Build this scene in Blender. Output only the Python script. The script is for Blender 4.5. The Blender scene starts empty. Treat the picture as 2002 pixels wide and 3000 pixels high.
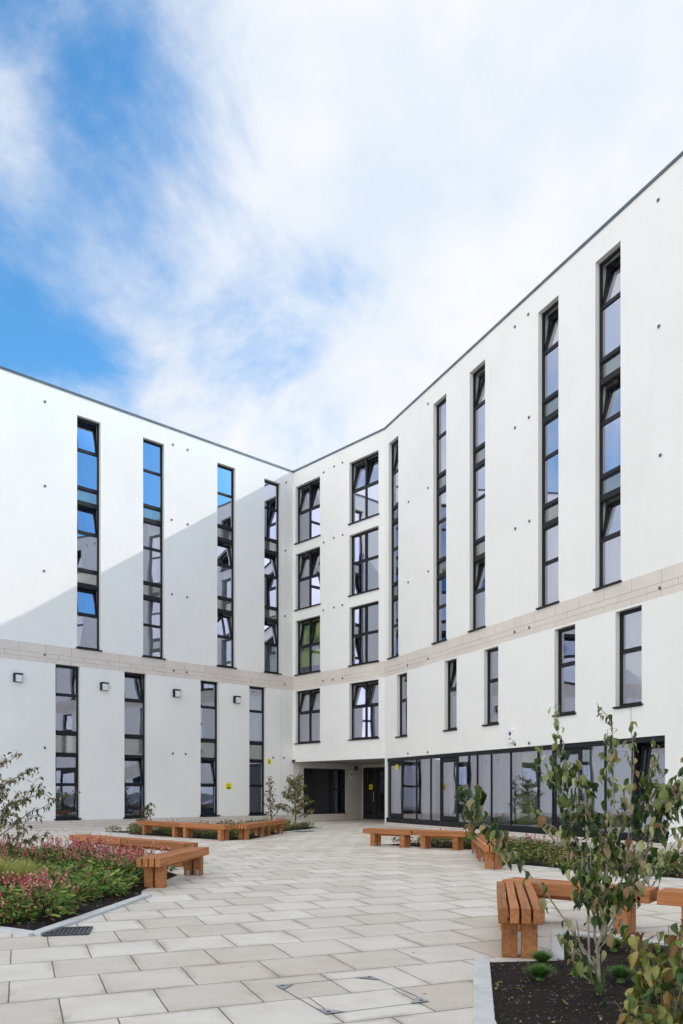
import bpy, bmesh, math, random
from mathutils import Vector, Matrix, noise
R = math.radians
scene = bpy.context.scene
col = scene.collection
F, CX, HZ, H = 2300.0, 1001.0, 2320.0, 1.3      # focal length, principal column, horizon row, eye height
random.seed(7)

# ------------------------------------------------------------------ helpers
class MB:
    def __init__(s): s.v=[]; s.f=[]; s.m=[]
    def face(s, pts, m=0):
        k=len(s.v); s.v += [tuple(p) for p in pts]; s.f.append(tuple(range(k,k+len(pts)))); s.m.append(m)
    def box(s, o, ax, ay, az, m=0):               # corner o and three edge vectors
        o=Vector(o); ax=Vector(ax); ay=Vector(ay); az=Vector(az)
        k=len(s.v)
        for c in ((0,0,0),(1,0,0),(1,1,0),(0,1,0),(0,0,1),(1,0,1),(1,1,1),(0,1,1)):
            s.v.append(tuple(o+ax*c[0]+ay*c[1]+az*c[2]))
        fs=[(0,3,2,1),(4,5,6,7),(0,1,5,4),(1,2,6,5),(2,3,7,6),(3,0,4,7)]
        if ax.cross(ay).dot(az)<0: fs=[f[::-1] for f in fs]
        for f in fs: s.f.append(tuple(k+i for i in f)); s.m.append(m)
    def tube(s, pts, rad, n=6, m=0, cap=True):
        pts=[Vector(p) for p in pts]; k=len(s.v)
        for i,p in enumerate(pts):
            d=(pts[min(i+1,len(pts)-1)]-pts[max(i-1,0)]).normalized()
            a=d.orthogonal().normalized() if i==0 else (a-d*a.dot(d)).normalized()
            b=d.cross(a)
            r=rad[i] if isinstance(rad,(list,tuple)) else rad
            for j in range(n):
                t=2*math.pi*j/n; s.v.append(tuple(p+(a*math.cos(t)+b*math.sin(t))*r))
        for i in range(len(pts)-1):
            for j in range(n):
                q=(j+1)%n; s.f.append((k+i*n+j,k+i*n+q,k+(i+1)*n+q,k+(i+1)*n+j)); s.m.append(m)
        if cap:
            s.f.append(tuple(k+j for j in range(n))[::-1]); s.m.append(m)
            e=k+(len(pts)-1)*n; s.f.append(tuple(e+j for j in range(n))); s.m.append(m)
    def leaf(s, b, d, nrm, L, W, curl=0.5, fold=0.25, m=0):
        b=Vector(b); d=Vector(d).normalized(); nrm=Vector(nrm); side=d.cross(nrm)
        if side.length<1e-3: side=d.orthogonal()
        side.normalize(); nn=side.cross(d).normalized()
        k=len(s.v)
        def P(t,w):
            c=b+d*(L*t)-nn*(curl*L*t*t); return tuple(c+side*(w*W)+nn*(abs(w)*fold*W))
        s.v += [P(0,0),P(.3,.45),P(.33,0),P(.3,-.45),P(.68,.36),P(.7,0),P(.68,-.36),P(1,0)]
        for f in ((0,1,2),(0,2,3),(1,4,5,2),(2,5,6,3),(4,7,5),(5,7,6)):
            s.f.append(tuple(k+i for i in f)); s.m.append(m)
    def leaf2(s, b, d, nrm, L, W, curl=0.5, fold=0.25, twist=0, wave=0, m=0):   # rounder leaf with twist and wavy rim
        b=Vector(b); d=Vector(d).normalized(); nrm=Vector(nrm); side=d.cross(nrm)
        if side.length<1e-3: side=d.orthogonal()
        side.normalize(); nn=side.cross(d).normalized(); k=len(s.v)
        st=((.0,.03),(.14,.33),(.38,.5),(.66,.38),(.87,.17),(1,.01))
        for i,(t,w) in enumerate(st):
            a=twist*t; sd=side*math.cos(a)+nn*math.sin(a); up=nn*math.cos(a)-side*math.sin(a)
            c=b+d*(L*t*(1-.25*abs(curl)*t))-nn*(curl*L*t*t)
            for q in (-1,0,1): s.v.append(tuple(c+sd*(w*W*q)+up*(abs(q)*fold*W*w*2*.5+abs(q)*wave*W*math.sin(i*2.3+q))))
        for i in range(len(st)-1):
            for j in (0,1): s.f.append((k+i*3+j,k+i*3+j+1,k+i*3+j+4,k+i*3+j+3)); s.m.append(m)
    def mesh(s, name, mats, recalc=False, smooth=False):
        me=bpy.data.meshes.new(name); me.from_pydata(s.v,[],s.f)
        for mt in mats: me.materials.append(mt)
        me.polygons.foreach_set('material_index', s.m)
        if smooth: me.polygons.foreach_set('use_smooth',[True]*len(me.polygons))
        if recalc:
            bm=bmesh.new(); bm.from_mesh(me); bmesh.ops.recalc_face_normals(bm,faces=bm.faces); bm.to_mesh(me); bm.free()
        me.update(); return me
    def build(s, name, mats, parent=None, recalc=False, smooth=False, bevel=0):
        if not isinstance(mats,(list,tuple)): mats=[mats]
        o=bpy.data.objects.new(name, s.mesh(name,mats,recalc,smooth)); col.objects.link(o)
        if parent: o.parent=parent
        if bevel:
            b=o.modifiers.new('bevel','BEVEL'); b.width=bevel; b.segments=2; b.limit_method='ANGLE'; b.harden_normals=False
        return o

def tag(o, label=None, cat=None, group=None, kind=None):
    if label: o['label']=label
    if cat: o['category']=cat
    if group: o['group']=group
    if kind: o['kind']=kind
    return o
def empty(name, loc=(0,0,0), rz=0):
    o=bpy.data.objects.new(name,None); o.location=loc; o.rotation_euler=(0,0,rz); o.empty_display_size=.2
    col.objects.link(o); return o
def copy_tree(root):
    r=root.copy(); col.objects.link(r)
    for ch in list(root.children):
        c=ch.copy(); col.objects.link(c); c.parent=r
        for g in list(ch.children):
            d=g.copy(); col.objects.link(d); d.parent=c
    return r
def G(x,y,z=0.0):                                  # a ground-plane point (or one at height z) measured on the photograph
    k=(H-z)/(y-HZ); return Vector(((x-CX)*k, F*k, z))
def A(x,y,Y): return Vector(((x-CX)/F*Y, Y, H+(HZ-y)/F*Y))

# ------------------------------------------------------------------ materials
def mat(name, base=(.5,.5,.5), rough=.6, metal=0, spec=.5):
    m=bpy.data.materials.new(name); m.use_nodes=True
    b=m.node_tree.nodes['Principled BSDF']
    b.inputs['Base Color'].default_value=(*base,1); b.inputs['Roughness'].default_value=rough
    b.inputs['Metallic'].default_value=metal; b.inputs['Specular IOR Level'].default_value=spec
    return m
def N(m,t,**kw):
    n=m.node_tree.nodes.new(t)
    for k,v in kw.items():
        if k in n.inputs: n.inputs[k].default_value=v
        else: setattr(n,k,v)
    return n
def L(m,a,b): m.node_tree.links.new(a,b)
def ramp(m, pts):
    r=m.node_tree.nodes.new('ShaderNodeValToRGB'); e=r.color_ramp.elements
    while len(e)>2: e.remove(e[-1])
    for i,(p,c) in enumerate(pts):
        q=e[i] if i<2 else e.new(p)
        q.position=p; q.color=(*c,1) if len(c)==3 else c
    return r
def noisy(m, c1, c2, scale=4, detail=6, rough=.6, bump=0, bscale=60, stretch=None, dist=.02):
    b=m.node_tree.nodes['Principled BSDF']
    tc=N(m,'ShaderNodeTexCoord'); src=tc.outputs['Object']
    if stretch:
        mp=N(m,'ShaderNodeMapping'); mp.inputs['Scale'].default_value=stretch; L(m,src,mp.inputs[0]); src=mp.outputs[0]
    n=N(m,'ShaderNodeTexNoise',Scale=scale,Detail=detail,Roughness=rough); L(m,src,n.inputs['Vector'])
    r=ramp(m,[(.3,c1),(.7,c2)]); L(m,n.outputs[0],r.inputs[0]); L(m,r.outputs[0],b.inputs['Base Color'])
    if bump:
        n2=N(m,'ShaderNodeTexNoise',Scale=bscale,Detail=4); L(m,src,n2.inputs['Vector'])
        bp=N(m,'ShaderNodeBump',Strength=bump,Distance=dist); L(m,n2.outputs[0],bp.inputs['Height']); L(m,bp.outputs[0],b.inputs['Normal'])
    return m
M={}
# white render with faint mottling and runs
m=M['render']=mat('white_render',(.8,.8,.79),.85,spec=.2)
b=m.node_tree.nodes['Principled BSDF']; tc=N(m,'ShaderNodeTexCoord')
n1=N(m,'ShaderNodeTexNoise',Scale=.45,Detail=7,Roughness=.65); L(m,tc.outputs['Object'],n1.inputs['Vector'])
mp=N(m,'ShaderNodeMapping'); mp.inputs['Scale'].default_value=(5,5,.35); L(m,tc.outputs['Object'],mp.inputs[0])
n2=N(m,'ShaderNodeTexNoise',Scale=1,Detail=6); L(m,mp.outputs[0],n2.inputs['Vector'])
mx=N(m,'ShaderNodeMix',data_type='FLOAT'); mx.inputs[0].default_value=.13; L(m,n1.outputs[0],mx.inputs[2]); L(m,n2.outputs[0],mx.inputs[3])
r=ramp(m,[(.3,(.785,.775,.755)),(.68,(.845,.835,.815))]); L(m,mx.outputs[0],r.inputs[0])
mk=N(m,'ShaderNodeTexNoise',Scale=3.2,Detail=8,Roughness=.75); mp2=N(m,'ShaderNodeMapping'); mp2.inputs['Scale'].default_value=(1,1,.45); L(m,tc.outputs['Object'],mp2.inputs[0]); L(m,mp2.outputs[0],mk.inputs['Vector'])
mr=ramp(m,[(.69,(0,0,0)),(.76,(.35,.35,.35))]); L(m,mk.outputs[0],mr.inputs[0]); mm=N(m,'ShaderNodeMix',data_type='RGBA'); L(m,mr.outputs[0],mm.inputs[0]); L(m,r.outputs[0],mm.inputs[6]); mm.inputs[7].default_value=(.5,.49,.46,1); L(m,mm.outputs[2],b.inputs['Base Color'])
n3=N(m,'ShaderNodeTexNoise',Scale=90,Detail=3); L(m,tc.outputs['Object'],n3.inputs['Vector'])
bp=N(m,'ShaderNodeBump',Strength=.25,Distance=.006); L(m,n3.outputs[0],bp.inputs['Height']); L(m,bp.outputs[0],b.inputs['Normal'])
M['stone']=noisy(mat('cast_stone',(.55,.5,.46),.8,spec=.3),(.64,.575,.525),(.73,.665,.61),1.1,6,.6,.2,70)
M['mortar']=mat('joint_grey',(.25,.23,.21),.9)
M['coping']=noisy(mat('coping_metal',(.1,.13,.15),.4,.3),(.07,.095,.115),(.12,.15,.17),2)
M['frame']=noisy(mat('anthracite_frame',(.02,.022,.027),.45,spec=.25),(.009,.010,.013),(.016,.018,.021),3)
M['frame2']=noisy(mat('dark_interior_metal',(.012,.012,.014),.4),(.01,.01,.012),(.02,.02,.022),3)
M['spandrel']=noisy(mat('spandrel_panel',(.1,.12,.12),.04,spec=1.0),(.07,.085,.085),(.13,.15,.15),.7)
M['spandrel'].node_tree.nodes['Principled BSDF'].inputs['IOR'].default_value=2.1
M['reveal']=noisy(mat('inner_reveal',(.7,.73,.73),.7),(.66,.7,.7),(.74,.77,.77),2)
M['room']=noisy(mat('room_paint',(.42,.43,.46),.8),(.52,.52,.56),(.6,.6,.64),.6)
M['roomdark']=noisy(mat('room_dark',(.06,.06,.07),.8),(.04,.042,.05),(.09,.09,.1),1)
M['white_curtain']=noisy(mat('white_curtain',(.7,.7,.72),.9),(.64,.64,.68),(.78,.78,.8),3,stretch=(8,8,.3))
M['blue_curtain']=noisy(mat('blue_curtain',(.02,.09,.3),.8),(.015,.06,.22),(.04,.16,.42),3,stretch=(8,8,.3))
M['teal_curtain']=noisy(mat('teal_curtain',(.02,.1,.17),.8),(.012,.05,.1),(.05,.15,.24),3,stretch=(8,8,.3))
M['lime_curtain']=noisy(mat('lime_print_curtain',(.5,.6,.1),.8),(.12,.32,.12),(.72,.76,.12),1.6,2,.4)
M['lime_plain']=mat('lime_plain_curtain',(.62,.68,.2),.8)
M['lime_wall']=noisy(mat('pale_green_paint',(.5,.53,.32),.7),(.6,.64,.3),(.7,.72,.4),1)
M['plastic']=noisy(mat('white_plastic',(.8,.8,.8),.35),(.76,.76,.76),(.84,.84,.84),3)
M['diffuser']=noisy(mat('lamp_diffuser',(.75,.76,.76),.3),(.62,.64,.64),(.82,.83,.83),12)
M['black']=mat('black_plastic',(.01,.01,.01),.4)
M['vent']=noisy(mat('vent_grey',(.1,.1,.1),.5),(.15,.15,.15),(.3,.3,.3),20)
M['yellow']=noisy(mat('sign_yellow',(.85,.76,.02),.45),(.8,.7,.01),(.88,.8,.03),6)
M['ink']=mat('sign_ink',(.02,.02,.015),.5)
M['steel']=noisy(mat('galvanised_steel',(.45,.46,.46),.4,.8),(.34,.35,.35),(.55,.56,.56),12)
M['grate']=noisy(mat('cast_iron',(.05,.055,.06),.55,.4),(.035,.04,.045),(.09,.095,.1),9,bump=.3)
M['paper']=mat('paper',(.75,.76,.76),.7)
# coated double glazing: part mirror, part see-through
def glassmat(name,base,tint=(.8,.88,.87),refl=(.8,.81,.93)):
    m=bpy.data.materials.new(name); m.use_nodes=True; nt=m.node_tree; nt.nodes.clear()
    o=N(m,'ShaderNodeOutputMaterial'); t=N(m,'ShaderNodeBsdfTransparent'); t.inputs[0].default_value=(*tint,1)
    g=N(m,'ShaderNodeBsdfGlossy',Roughness=0.0); g.inputs[0].default_value=(*refl,1)
    tc=N(m,'ShaderNodeTexCoord'); ns=N(m,'ShaderNodeTexNoise',Scale=.9,Detail=1); L(m,tc.outputs['Object'],ns.inputs['Vector'])
    bp=N(m,'ShaderNodeBump',Strength=.12,Distance=.03); L(m,ns.outputs[0],bp.inputs['Height']); L(m,bp.outputs[0],g.inputs['Normal'])
    fr=N(m,'ShaderNodeFresnel',IOR=1.5); ma=N(m,'ShaderNodeMath',operation='MULTIPLY_ADD'); ma.use_clamp=True
    L(m,fr.outputs[0],ma.inputs[0]); ma.inputs[1].default_value=1.5; ma.inputs[2].default_value=base
    mx=N(m,'ShaderNodeMixShader'); L(m,ma.outputs[0],mx.inputs[0]); L(m,t.outputs[0],mx.inputs[1]); L(m,g.outputs[0],mx.inputs[2])
    L(m,mx.outputs[0],o.inputs[0]); return m
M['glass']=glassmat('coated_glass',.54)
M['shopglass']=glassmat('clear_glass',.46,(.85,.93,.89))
M['leftglass']=glassmat('coated_glass_left',.40,refl=(.66,.7,.86))  # left wing glass: lower reflectance, darker and cooler reflection tint
M['netglass']=glassmat('window_glass',.06)
M['darkglass']=glassmat('dark_tinted_glass',.03,(.5,.55,.6))  # dark see-through tint with very low reflectance
# timber: grain along the local x of each bench, a tone per piece
m=M['wood']=mat('orange_hardwood',(.4,.17,.06),.7,spec=.2); b=m.node_tree.nodes['Principled BSDF']
tc=N(m,'ShaderNodeTexCoord'); gi=N(m,'ShaderNodeNewGeometry'); oi=N(m,'ShaderNodeObjectInfo')
mp=N(m,'ShaderNodeMapping'); mp.inputs['Scale'].default_value=(1.4,24,24); L(m,tc.outputs['Object'],mp.inputs[0])
sh=N(m,'ShaderNodeVectorMath',operation='SCALE'); cv=N(m,'ShaderNodeCombineXYZ'); ad=N(m,'ShaderNodeVectorMath',operation='ADD')
L(m,oi.outputs['Random'],cv.inputs[0]); L(m,gi.outputs['Random Per Island'],cv.inputs[1]); L(m,cv.outputs[0],sh.inputs[0]); sh.inputs['Scale'].default_value=37
L(m,mp.outputs[0],ad.inputs[0]); L(m,sh.outputs[0],ad.inputs[1])
n1=N(m,'ShaderNodeTexNoise',Scale=1.2,Detail=8,Roughness=.65,Distortion=.6); L(m,ad.outputs[0],n1.inputs['Vector'])
r=ramp(m,[(.25,(.19,.07,.026)),(.48,(.37,.15,.058)),(.62,(.44,.19,.08)),(.8,(.56,.28,.14))]); L(m,n1.outputs[0],r.inputs[0])
hs=N(m,'ShaderNodeHueSaturation'); vr=N(m,'ShaderNodeMapRange'); vr.inputs[3].default_value=.8; vr.inputs[4].default_value=1.2
L(m,oi.outputs['Random'],vr.inputs[0]); L(m,vr.outputs[0],hs.inputs['Value']); L(m,r.outputs[0],hs.inputs['Color']); L(m,hs.outputs[0],b.inputs['Base Color'])
bp=N(m,'ShaderNodeBump',Strength=.3,Distance=.003); L(m,n1.outputs[0],bp.inputs['Height']); L(m,bp.outputs[0],b.inputs['Normal'])
# paving slabs 585 mm square in half bond
m=M['paving']=mat('paving_slabs',(.5,.47,.43),.7,spec=.35); b=m.node_tree.nodes['Principled BSDF']
tc=N(m,'ShaderNodeTexCoord'); mp=N(m,'ShaderNodeMapping'); mp.vector_type='TEXTURE'
mp.inputs['Location'].default_value=(-1.237,5.17,0); mp.inputs['Rotation'].default_value=(0,0,R(22.3)); L(m,tc.outputs['Object'],mp.inputs[0])
wob=N(m,'ShaderNodeTexNoise',Scale=6,Detail=3); L(m,tc.outputs['Object'],wob.inputs['Vector'])
wv=N(m,'ShaderNodeVectorMath',operation='SCALE'); wv.inputs['Scale'].default_value=.008; L(m,wob.outputs['Color'],wv.inputs[0])
wa=N(m,'ShaderNodeVectorMath',operation='ADD'); L(m,mp.outputs[0],wa.inputs[0]); L(m,wv.outputs[0],wa.inputs[1])
def brick(ms,sm,c1,c2,cm):
    k=N(m,'ShaderNodeTexBrick'); k.offset=.5; k.inputs['Scale'].default_value=1; k.inputs['Mortar Size'].default_value=ms
    k.inputs['Mortar Smooth'].default_value=sm; k.inputs['Brick Width'].default_value=.585; k.inputs['Row Height'].default_value=.585
    k.inputs['Color1'].default_value=(*c1,1); k.inputs['Color2'].default_value=(*c2,1); k.inputs['Mortar'].default_value=(*cm,1)
    L(m,wa.outputs[0],k.inputs['Vector']); return k
k1=brick(.005,.15,(.0,.0,.0),(1,1,1),(.5,.5,.5))
k2=brick(.075,1,(0,0,0),(0,0,0),(1,1,1))
tone=ramp(m,[(0,(.56,.495,.42)),(.4,(.63,.58,.51)),(1,(.69,.645,.575))]); L(m,k1.outputs['Color'],tone.inputs[0])
spk=N(m,'ShaderNodeTexNoise',Scale=130,Detail=2); L(m,tc.outputs['Object'],spk.inputs['Vector'])
spr=ramp(m,[(.3,(.9,.9,.89)),(.6,(1.03,1.03,1.03))]); L(m,spk.outputs[0],spr.inputs[0])
mul=N(m,'ShaderNodeMix',data_type='RGBA',blend_type='MULTIPLY'); mul.inputs[0].default_value=1; L(m,tone.outputs[0],mul.inputs[6]); L(m,spr.outputs[0],mul.inputs[7])
st=N(m,'ShaderNodeTexNoise',Scale=1.3,Detail=7,Roughness=.7); L(m,tc.outputs['Object'],st.inputs['Vector'])
str_=ramp(m,[(.42,(0,0,0)),(.75,(1,1,1))]); L(m,st.outputs[0],str_.inputs[0])
ed=N(m,'ShaderNodeMath',operation='MULTIPLY'); edk=N(m,'ShaderNodeMath',operation='MULTIPLY'); edk.inputs[1].default_value=.62; L(m,k2.outputs['Fac'],edk.inputs[0]); L(m,edk.outputs[0],ed.inputs[0]); 
edn=N(m,'ShaderNodeTexNoise',Scale=1.7,Detail=8,Roughness=.65); L(m,tc.outputs['Object'],edn.inputs['Vector'])
edr=ramp(m,[(.44,(.0,.0,.0)),(.6,(1,1,1))]); L(m,edn.outputs[0],edr.inputs[0]); L(m,edr.outputs[0],ed.inputs[1])
mxs=N(m,'ShaderNodeMath',operation='MULTIPLY_ADD'); L(m,str_.outputs[0],mxs.inputs[0]); mxs.inputs[1].default_value=.42; L(m,ed.outputs[0],mxs.inputs[2]); mxs.use_clamp=True
m3=N(m,'ShaderNodeMix',data_type='RGBA'); L(m,mxs.outputs[0],m3.inputs[0]); L(m,mul.outputs[2],m3.inputs[6]); m3.inputs[7].default_value=(.38,.31,.24,1)
# dark spots of dirt
vo=N(m,'ShaderNodeTexVoronoi',Scale=2.7); vo.inputs['Randomness'].default_value=1; L(m,wa.outputs[0],vo.inputs['Vector'])
vr_=ramp(m,[(.022,(1,1,1)),(.05,(0,0,0))]); L(m,vo.outputs['Distance'],vr_.inputs[0])
m5=N(m,'ShaderNodeMix',data_type='RGBA'); L(m,vr_.outputs[0],m5.inputs[0]); L(m,m3.outputs[2],m5.inputs[6]); m5.inputs[7].default_value=(.13,.11,.09,1)
m4=N(m,'ShaderNodeMix',data_type='RGBA'); L(m,k1.outputs['Fac'],m4.inputs[0]); L(m,m5.outputs[2],m4.inputs[6]); m4.inputs[7].default_value=(.16,.13,.1,1)
L(m,m4.outputs[2],b.inputs['Base Color'])
inv=N(m,'ShaderNodeMath',operation='SUBTRACT'); inv.inputs[0].default_value=1; L(m,k1.outputs['Fac'],inv.inputs[1])
bp=N(m,'ShaderNodeBump',Strength=.8,Distance=.006); L(m,inv.outputs[0],bp.inputs['Height'])
bp2=N(m,'ShaderNodeBump',Strength=.2,Distance=.004); L(m,spk.outputs[0],bp2.inputs['Height']); L(m,bp.outputs[0],bp2.inputs['Normal']); L(m,bp2.outputs[0],b.inputs['Normal'])
M['slabcover']=noisy(mat('slab_inlay',(.5,.48,.44),.7),(.5,.47,.43),(.6,.58,.54),2,bump=.2)
M['kerb']=noisy(mat('grey_edging_stone',(.42,.43,.43),.75),(.46,.46,.45),(.62,.62,.61),5,7,.7,.3,120)
M['ground']=noisy(mat('open_ground',(.2,.2,.18),.9),(.16,.16,.14),(.24,.23,.2),.3)
M['gravel']=noisy(mat('pale_gravel',(.5,.46,.42),.9),(.3,.27,.25),(.72,.68,.63),26,3,.7,1,40,dist=.05)
M['mulch']=noisy(mat('dark_bark_mulch',(.02,.013,.01),.9,spec=.2),(.006,.004,.003),(.04,.027,.022),24,8,.75,1,45,dist=.06)
M['chip']=mat('bark_chips',(.05,.03,.02),.85)
def island(m,pts,rough=.5,trans=.25,spec=.3):
    b=m.node_tree.nodes['Principled BSDF']; g=N(m,'ShaderNodeNewGeometry'); oi=N(m,'ShaderNodeObjectInfo')
    a=N(m,'ShaderNodeMath',operation='ADD'); fr=N(m,'ShaderNodeMath',operation='FRACT')
    L(m,g.outputs['Random Per Island'],a.inputs[0]); L(m,oi.outputs['Random'],a.inputs[1]); L(m,a.outputs[0],fr.inputs[0])
    r=ramp(m,pts); L(m,fr.outputs[0],r.inputs[0]); L(m,r.outputs[0],b.inputs['Base Color'])
    b.inputs['Roughness'].default_value=rough; b.inputs['Specular IOR Level'].default_value=spec
    if trans:
        t=N(m,'ShaderNodeBsdfTranslucent'); L(m,r.outputs[0],t.inputs[0]); x=N(m,'ShaderNodeMixShader'); x.inputs[0].default_value=trans
        o=m.node_tree.nodes['Material Output']; L(m,b.outputs[0],x.inputs[1]); L(m,t.outputs[0],x.inputs[2]); L(m,x.outputs[0],o.inputs[0])
    return m
island(M['chip'],[(0,(.015,.01,.008)),(.55,(.05,.032,.024)),(.8,(.13,.09,.07)),(1,(.3,.24,.2))],.8,0)
M['leaf_tree']=island(mat('wilting_leaves'),[(0,(.02,.045,.014)),(.25,(.04,.08,.02)),(.48,(.09,.13,.03)),(.66,(.2,.24,.07)),(.84,(.42,.42,.2)),(.95,(.26,.15,.07)),(1,(.5,.47,.32))],.4)
M['leaf_yellow']=island(mat('yellowing_leaves'),[(0,(.03,.07,.018)),(.25,(.08,.14,.03)),(.45,(.2,.23,.05)),(.65,(.36,.34,.1)),(.82,(.34,.2,.07)),(1,(.2,.09,.04))],.4)
M['leaf_far']=island(mat('shrub_leaves'),[(0,(.03,.045,.014)),(.35,(.08,.1,.028)),(.6,(.2,.2,.06)),(.82,(.34,.27,.12)),(1,(.22,.12,.06))],.45)
M['leaf_red']=island(mat('dark_purple_leaves'),[(0,(.03,.03,.02)),(.5,(.09,.05,.04)),(1,(.14,.12,.06))],.45)
M['herb']=island(mat('herb_leaves'),[(0,(.015,.03,.01)),(.3,(.04,.085,.02)),(.5,(.11,.18,.035)),(.66,(.24,.26,.06)),(.8,(.2,.1,.05)),(.92,(.28,.07,.06)),(1,(.4,.25,.17))],.5)
M['herb_bright']=island(mat('bright_herb_leaves'),[(0,(.04,.12,.02)),(.45,(.12,.27,.035)),(.8,(.36,.44,.09)),(1,(.45,.38,.1))],.5)
M['pink']=island(mat('pink_flower_spikes'),[(0,(.26,.02,.035)),(.35,(.5,.06,.1)),(.6,(.68,.22,.24)),(.82,(.78,.48,.42)),(1,(.6,.45,.26))],.6)
M['grass']=island(mat('yellow_grass'),[(0,(.16,.24,.04)),(.5,(.4,.42,.09)),(1,(.65,.6,.22))],.5)
M['grassg']=island(mat('green_tuft'),[(0,(.03,.09,.02)),(.5,(.08,.2,.03)),(1,(.18,.32,.06))],.5)
M['bark']=noisy(mat('young_bark',(.14,.1,.07),.8),(.08,.055,.035),(.24,.19,.13),8,5,.6,.4,60,stretch=(6,6,.8))
M['bark_pale']=noisy(mat('pale_bark',(.3,.26,.2),.8),(.2,.16,.12),(.42,.38,.3),12,5,.6,.4,60)

# ------------------------------------------------------------------ walls of the building
class Wall:
    def __init__(s, P, vpx, sign, nsign):
        d=Vector((vpx-CX, F)).normalized()*sign; s.P=Vector(P); s.d=Vector((d.x,d.y,0)); s.n=Vector((s.d.y,-s.d.x,0))*nsign
    def u(s,x):                                     # photograph column -> distance along the wall
        k=(x-CX)/F; return (k*s.P.y-s.P.x)/(s.d.x-k*s.d.y)
    def z(s,x,y):
        u=s.u(x); return H+(HZ-y)/F*(s.P.y+u*s.d.y)
    def p(s,u,z,n=0): return Vector((s.P.x,s.P.y,0))+s.d*u+s.n*n+Vector((0,0,z))
    def box(s,mb,u0,u1,z0,z1,n0,n1,m=0): mb.box(s.p(u0,z0,n0), s.d*(u1-u0), s.n*(n1-n0), Vector((0,0,z1-z0)), m)
    def quad(s,mb,u0,u1,z0,z1,n,m=0): mb.face([s.p(u0,z0,n),s.p(u1,z0,n),s.p(u1,z1,n),s.p(u0,z1,n)],m)
K=14.3; TOP=15.6
corner=((860-CX)*K/940, F*K/940)
WL=Wall(corner, 3486, -1, 1); 
if WL.n.y>0: WL.n=-WL.n                             # u runs from the corner to the left
WM=Wall(corner, -1123, -1, 1)
if WM.n.y>0: WM.n=-WM.n                             # u runs from the corner to the bend
uB=WM.u(1128); bend=WM.p(uB,0)
WR=Wall((bend.x,bend.y), -25, -1, 1)
if WR.n.x>0: WR.n=-WR.n
UL, UR = 42.0, 42.0
B0,B1=5.81,6.44; PL=.28; CZ=15.5
bld=empty('apartment_building', WM.p(0,0))
bld.location=(0,0,0)
tag(bld,'white rendered building wrapping the courtyard, with tall dark framed strip windows and a stone band','building')
TH=.36
def wallmesh(W,u0,u1,z0,z1,holes,name,m,name_holes=True):
    mb=MB(); us=sorted({u0,u1}|{h[0] for h in holes}|{h[1] for h in holes}); us=[u for u in us if u0<=u<=u1]
    zs=sorted({z0,z1}|{h[2] for h in holes}|{h[3] for h in holes}); zs=[z for z in zs if z0<=z<=z1]
    for a,b in zip(us,us[1:]):
        for c,d in zip(zs,zs[1:]):
            cu,cz=(a+b)/2,(c+d)/2
            if any(h[0]<cu<h[1] and h[2]<cz<h[3] for h in holes): continue
            W.quad(mb,a,b,c,d,0); W.quad(mb,a,b,c,d,-TH)
    for h in holes:
        a,b,c,d=h[:4]
        for u in (a,b):
            for (n0,n1,mi) in ((0,-.14,0),(-.14,-TH,1)):
                mb.face([W.p(u,c,n0),W.p(u,c,n1),W.p(u,d,n1),W.p(u,d,n0)],mi)
        for z in ((c,d)):
            if z<=.12: continue
            for (n0,n1,mi) in ((0,-.14,0),(-.14,-TH,1)):
                mb.face([W.p(a,z,n0),W.p(a,z,n1),W.p(b,z,n1),W.p(b,z,n0)],mi)
    return mb.build(name,[m,M['reveal']],bld)

# openings --------------------------------------------------------
def cols(W,pairs): return [tuple(sorted((W.u(a),W.u(b)))) for a,b in pairs]
Lup=cols(WL,[(226,295),(419.5,481.5),(637,690),(775,822)])
Llo=cols(WL,[(162.7,234.5),(364.7,429),(588,641),(730.8,779)])
Mup=cols(WM,[(866.5,938),(1024,1109.5)])
Rup=cols(WR,[(1139,1167.6),(1270,1308),(1376.5,1422),(1577.5,1637),(1745,1819)])
Rlo=cols(WR,[(1163,1193),(1303,1338.4),(1418.4,1460.5),(1625,1686),(1804,1881)])
u5=Rup[-1]
for k in range(1,5): Rup.append((u5[0]+3.6*k+.5,u5[1]+3.6*k+.5)); Rlo.append((Rlo[4][0]+3.6*k+.4,Rlo[4][1]+3.6*k+.4))
ZT=14.84
SOF=2.62
lup_h=[(a,b,6.44,ZT) for a,b in Lup]; llo_h=[(a,b,PL,B0) for a,b in Llo]
rup_h=[(a,b,6.44,ZT) for a,b in Rup]; rlo_h=[(a,b,3.34,B0-.06) for a,b in Rlo]
mid_rows=[(12.27,ZT),(9.32,11.85),(6.44,8.88)]
mup_h=[(a,b,c,d) for a,b in Mup for c,d in mid_rows]; mlo_h=[(a,b,3.40,B0-.05) for a,b in Mup]
gu0,gu1=WR.u(1134),WR.u(1949)
wallmesh(WL,0,UL,B1,CZ+.025,lup_h,'wall',M['render'])
wallmesh(WL,0,UL,PL,B0,llo_h,'wall',M['render'])
wallmesh(WM,0,uB,B1,CZ+.025,mup_h,'wall',M['render'])
wallmesh(WM,0,uB,SOF,B0,mlo_h,'wall',M['render'])
wallmesh(WR,0,UR,B1,CZ+.025,rup_h,'wall',M['render'])
wallmesh(WR,0,UR,.12,B0,rlo_h+[(gu0,gu1,.12,2.6)],'wall',M['render'])
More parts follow.
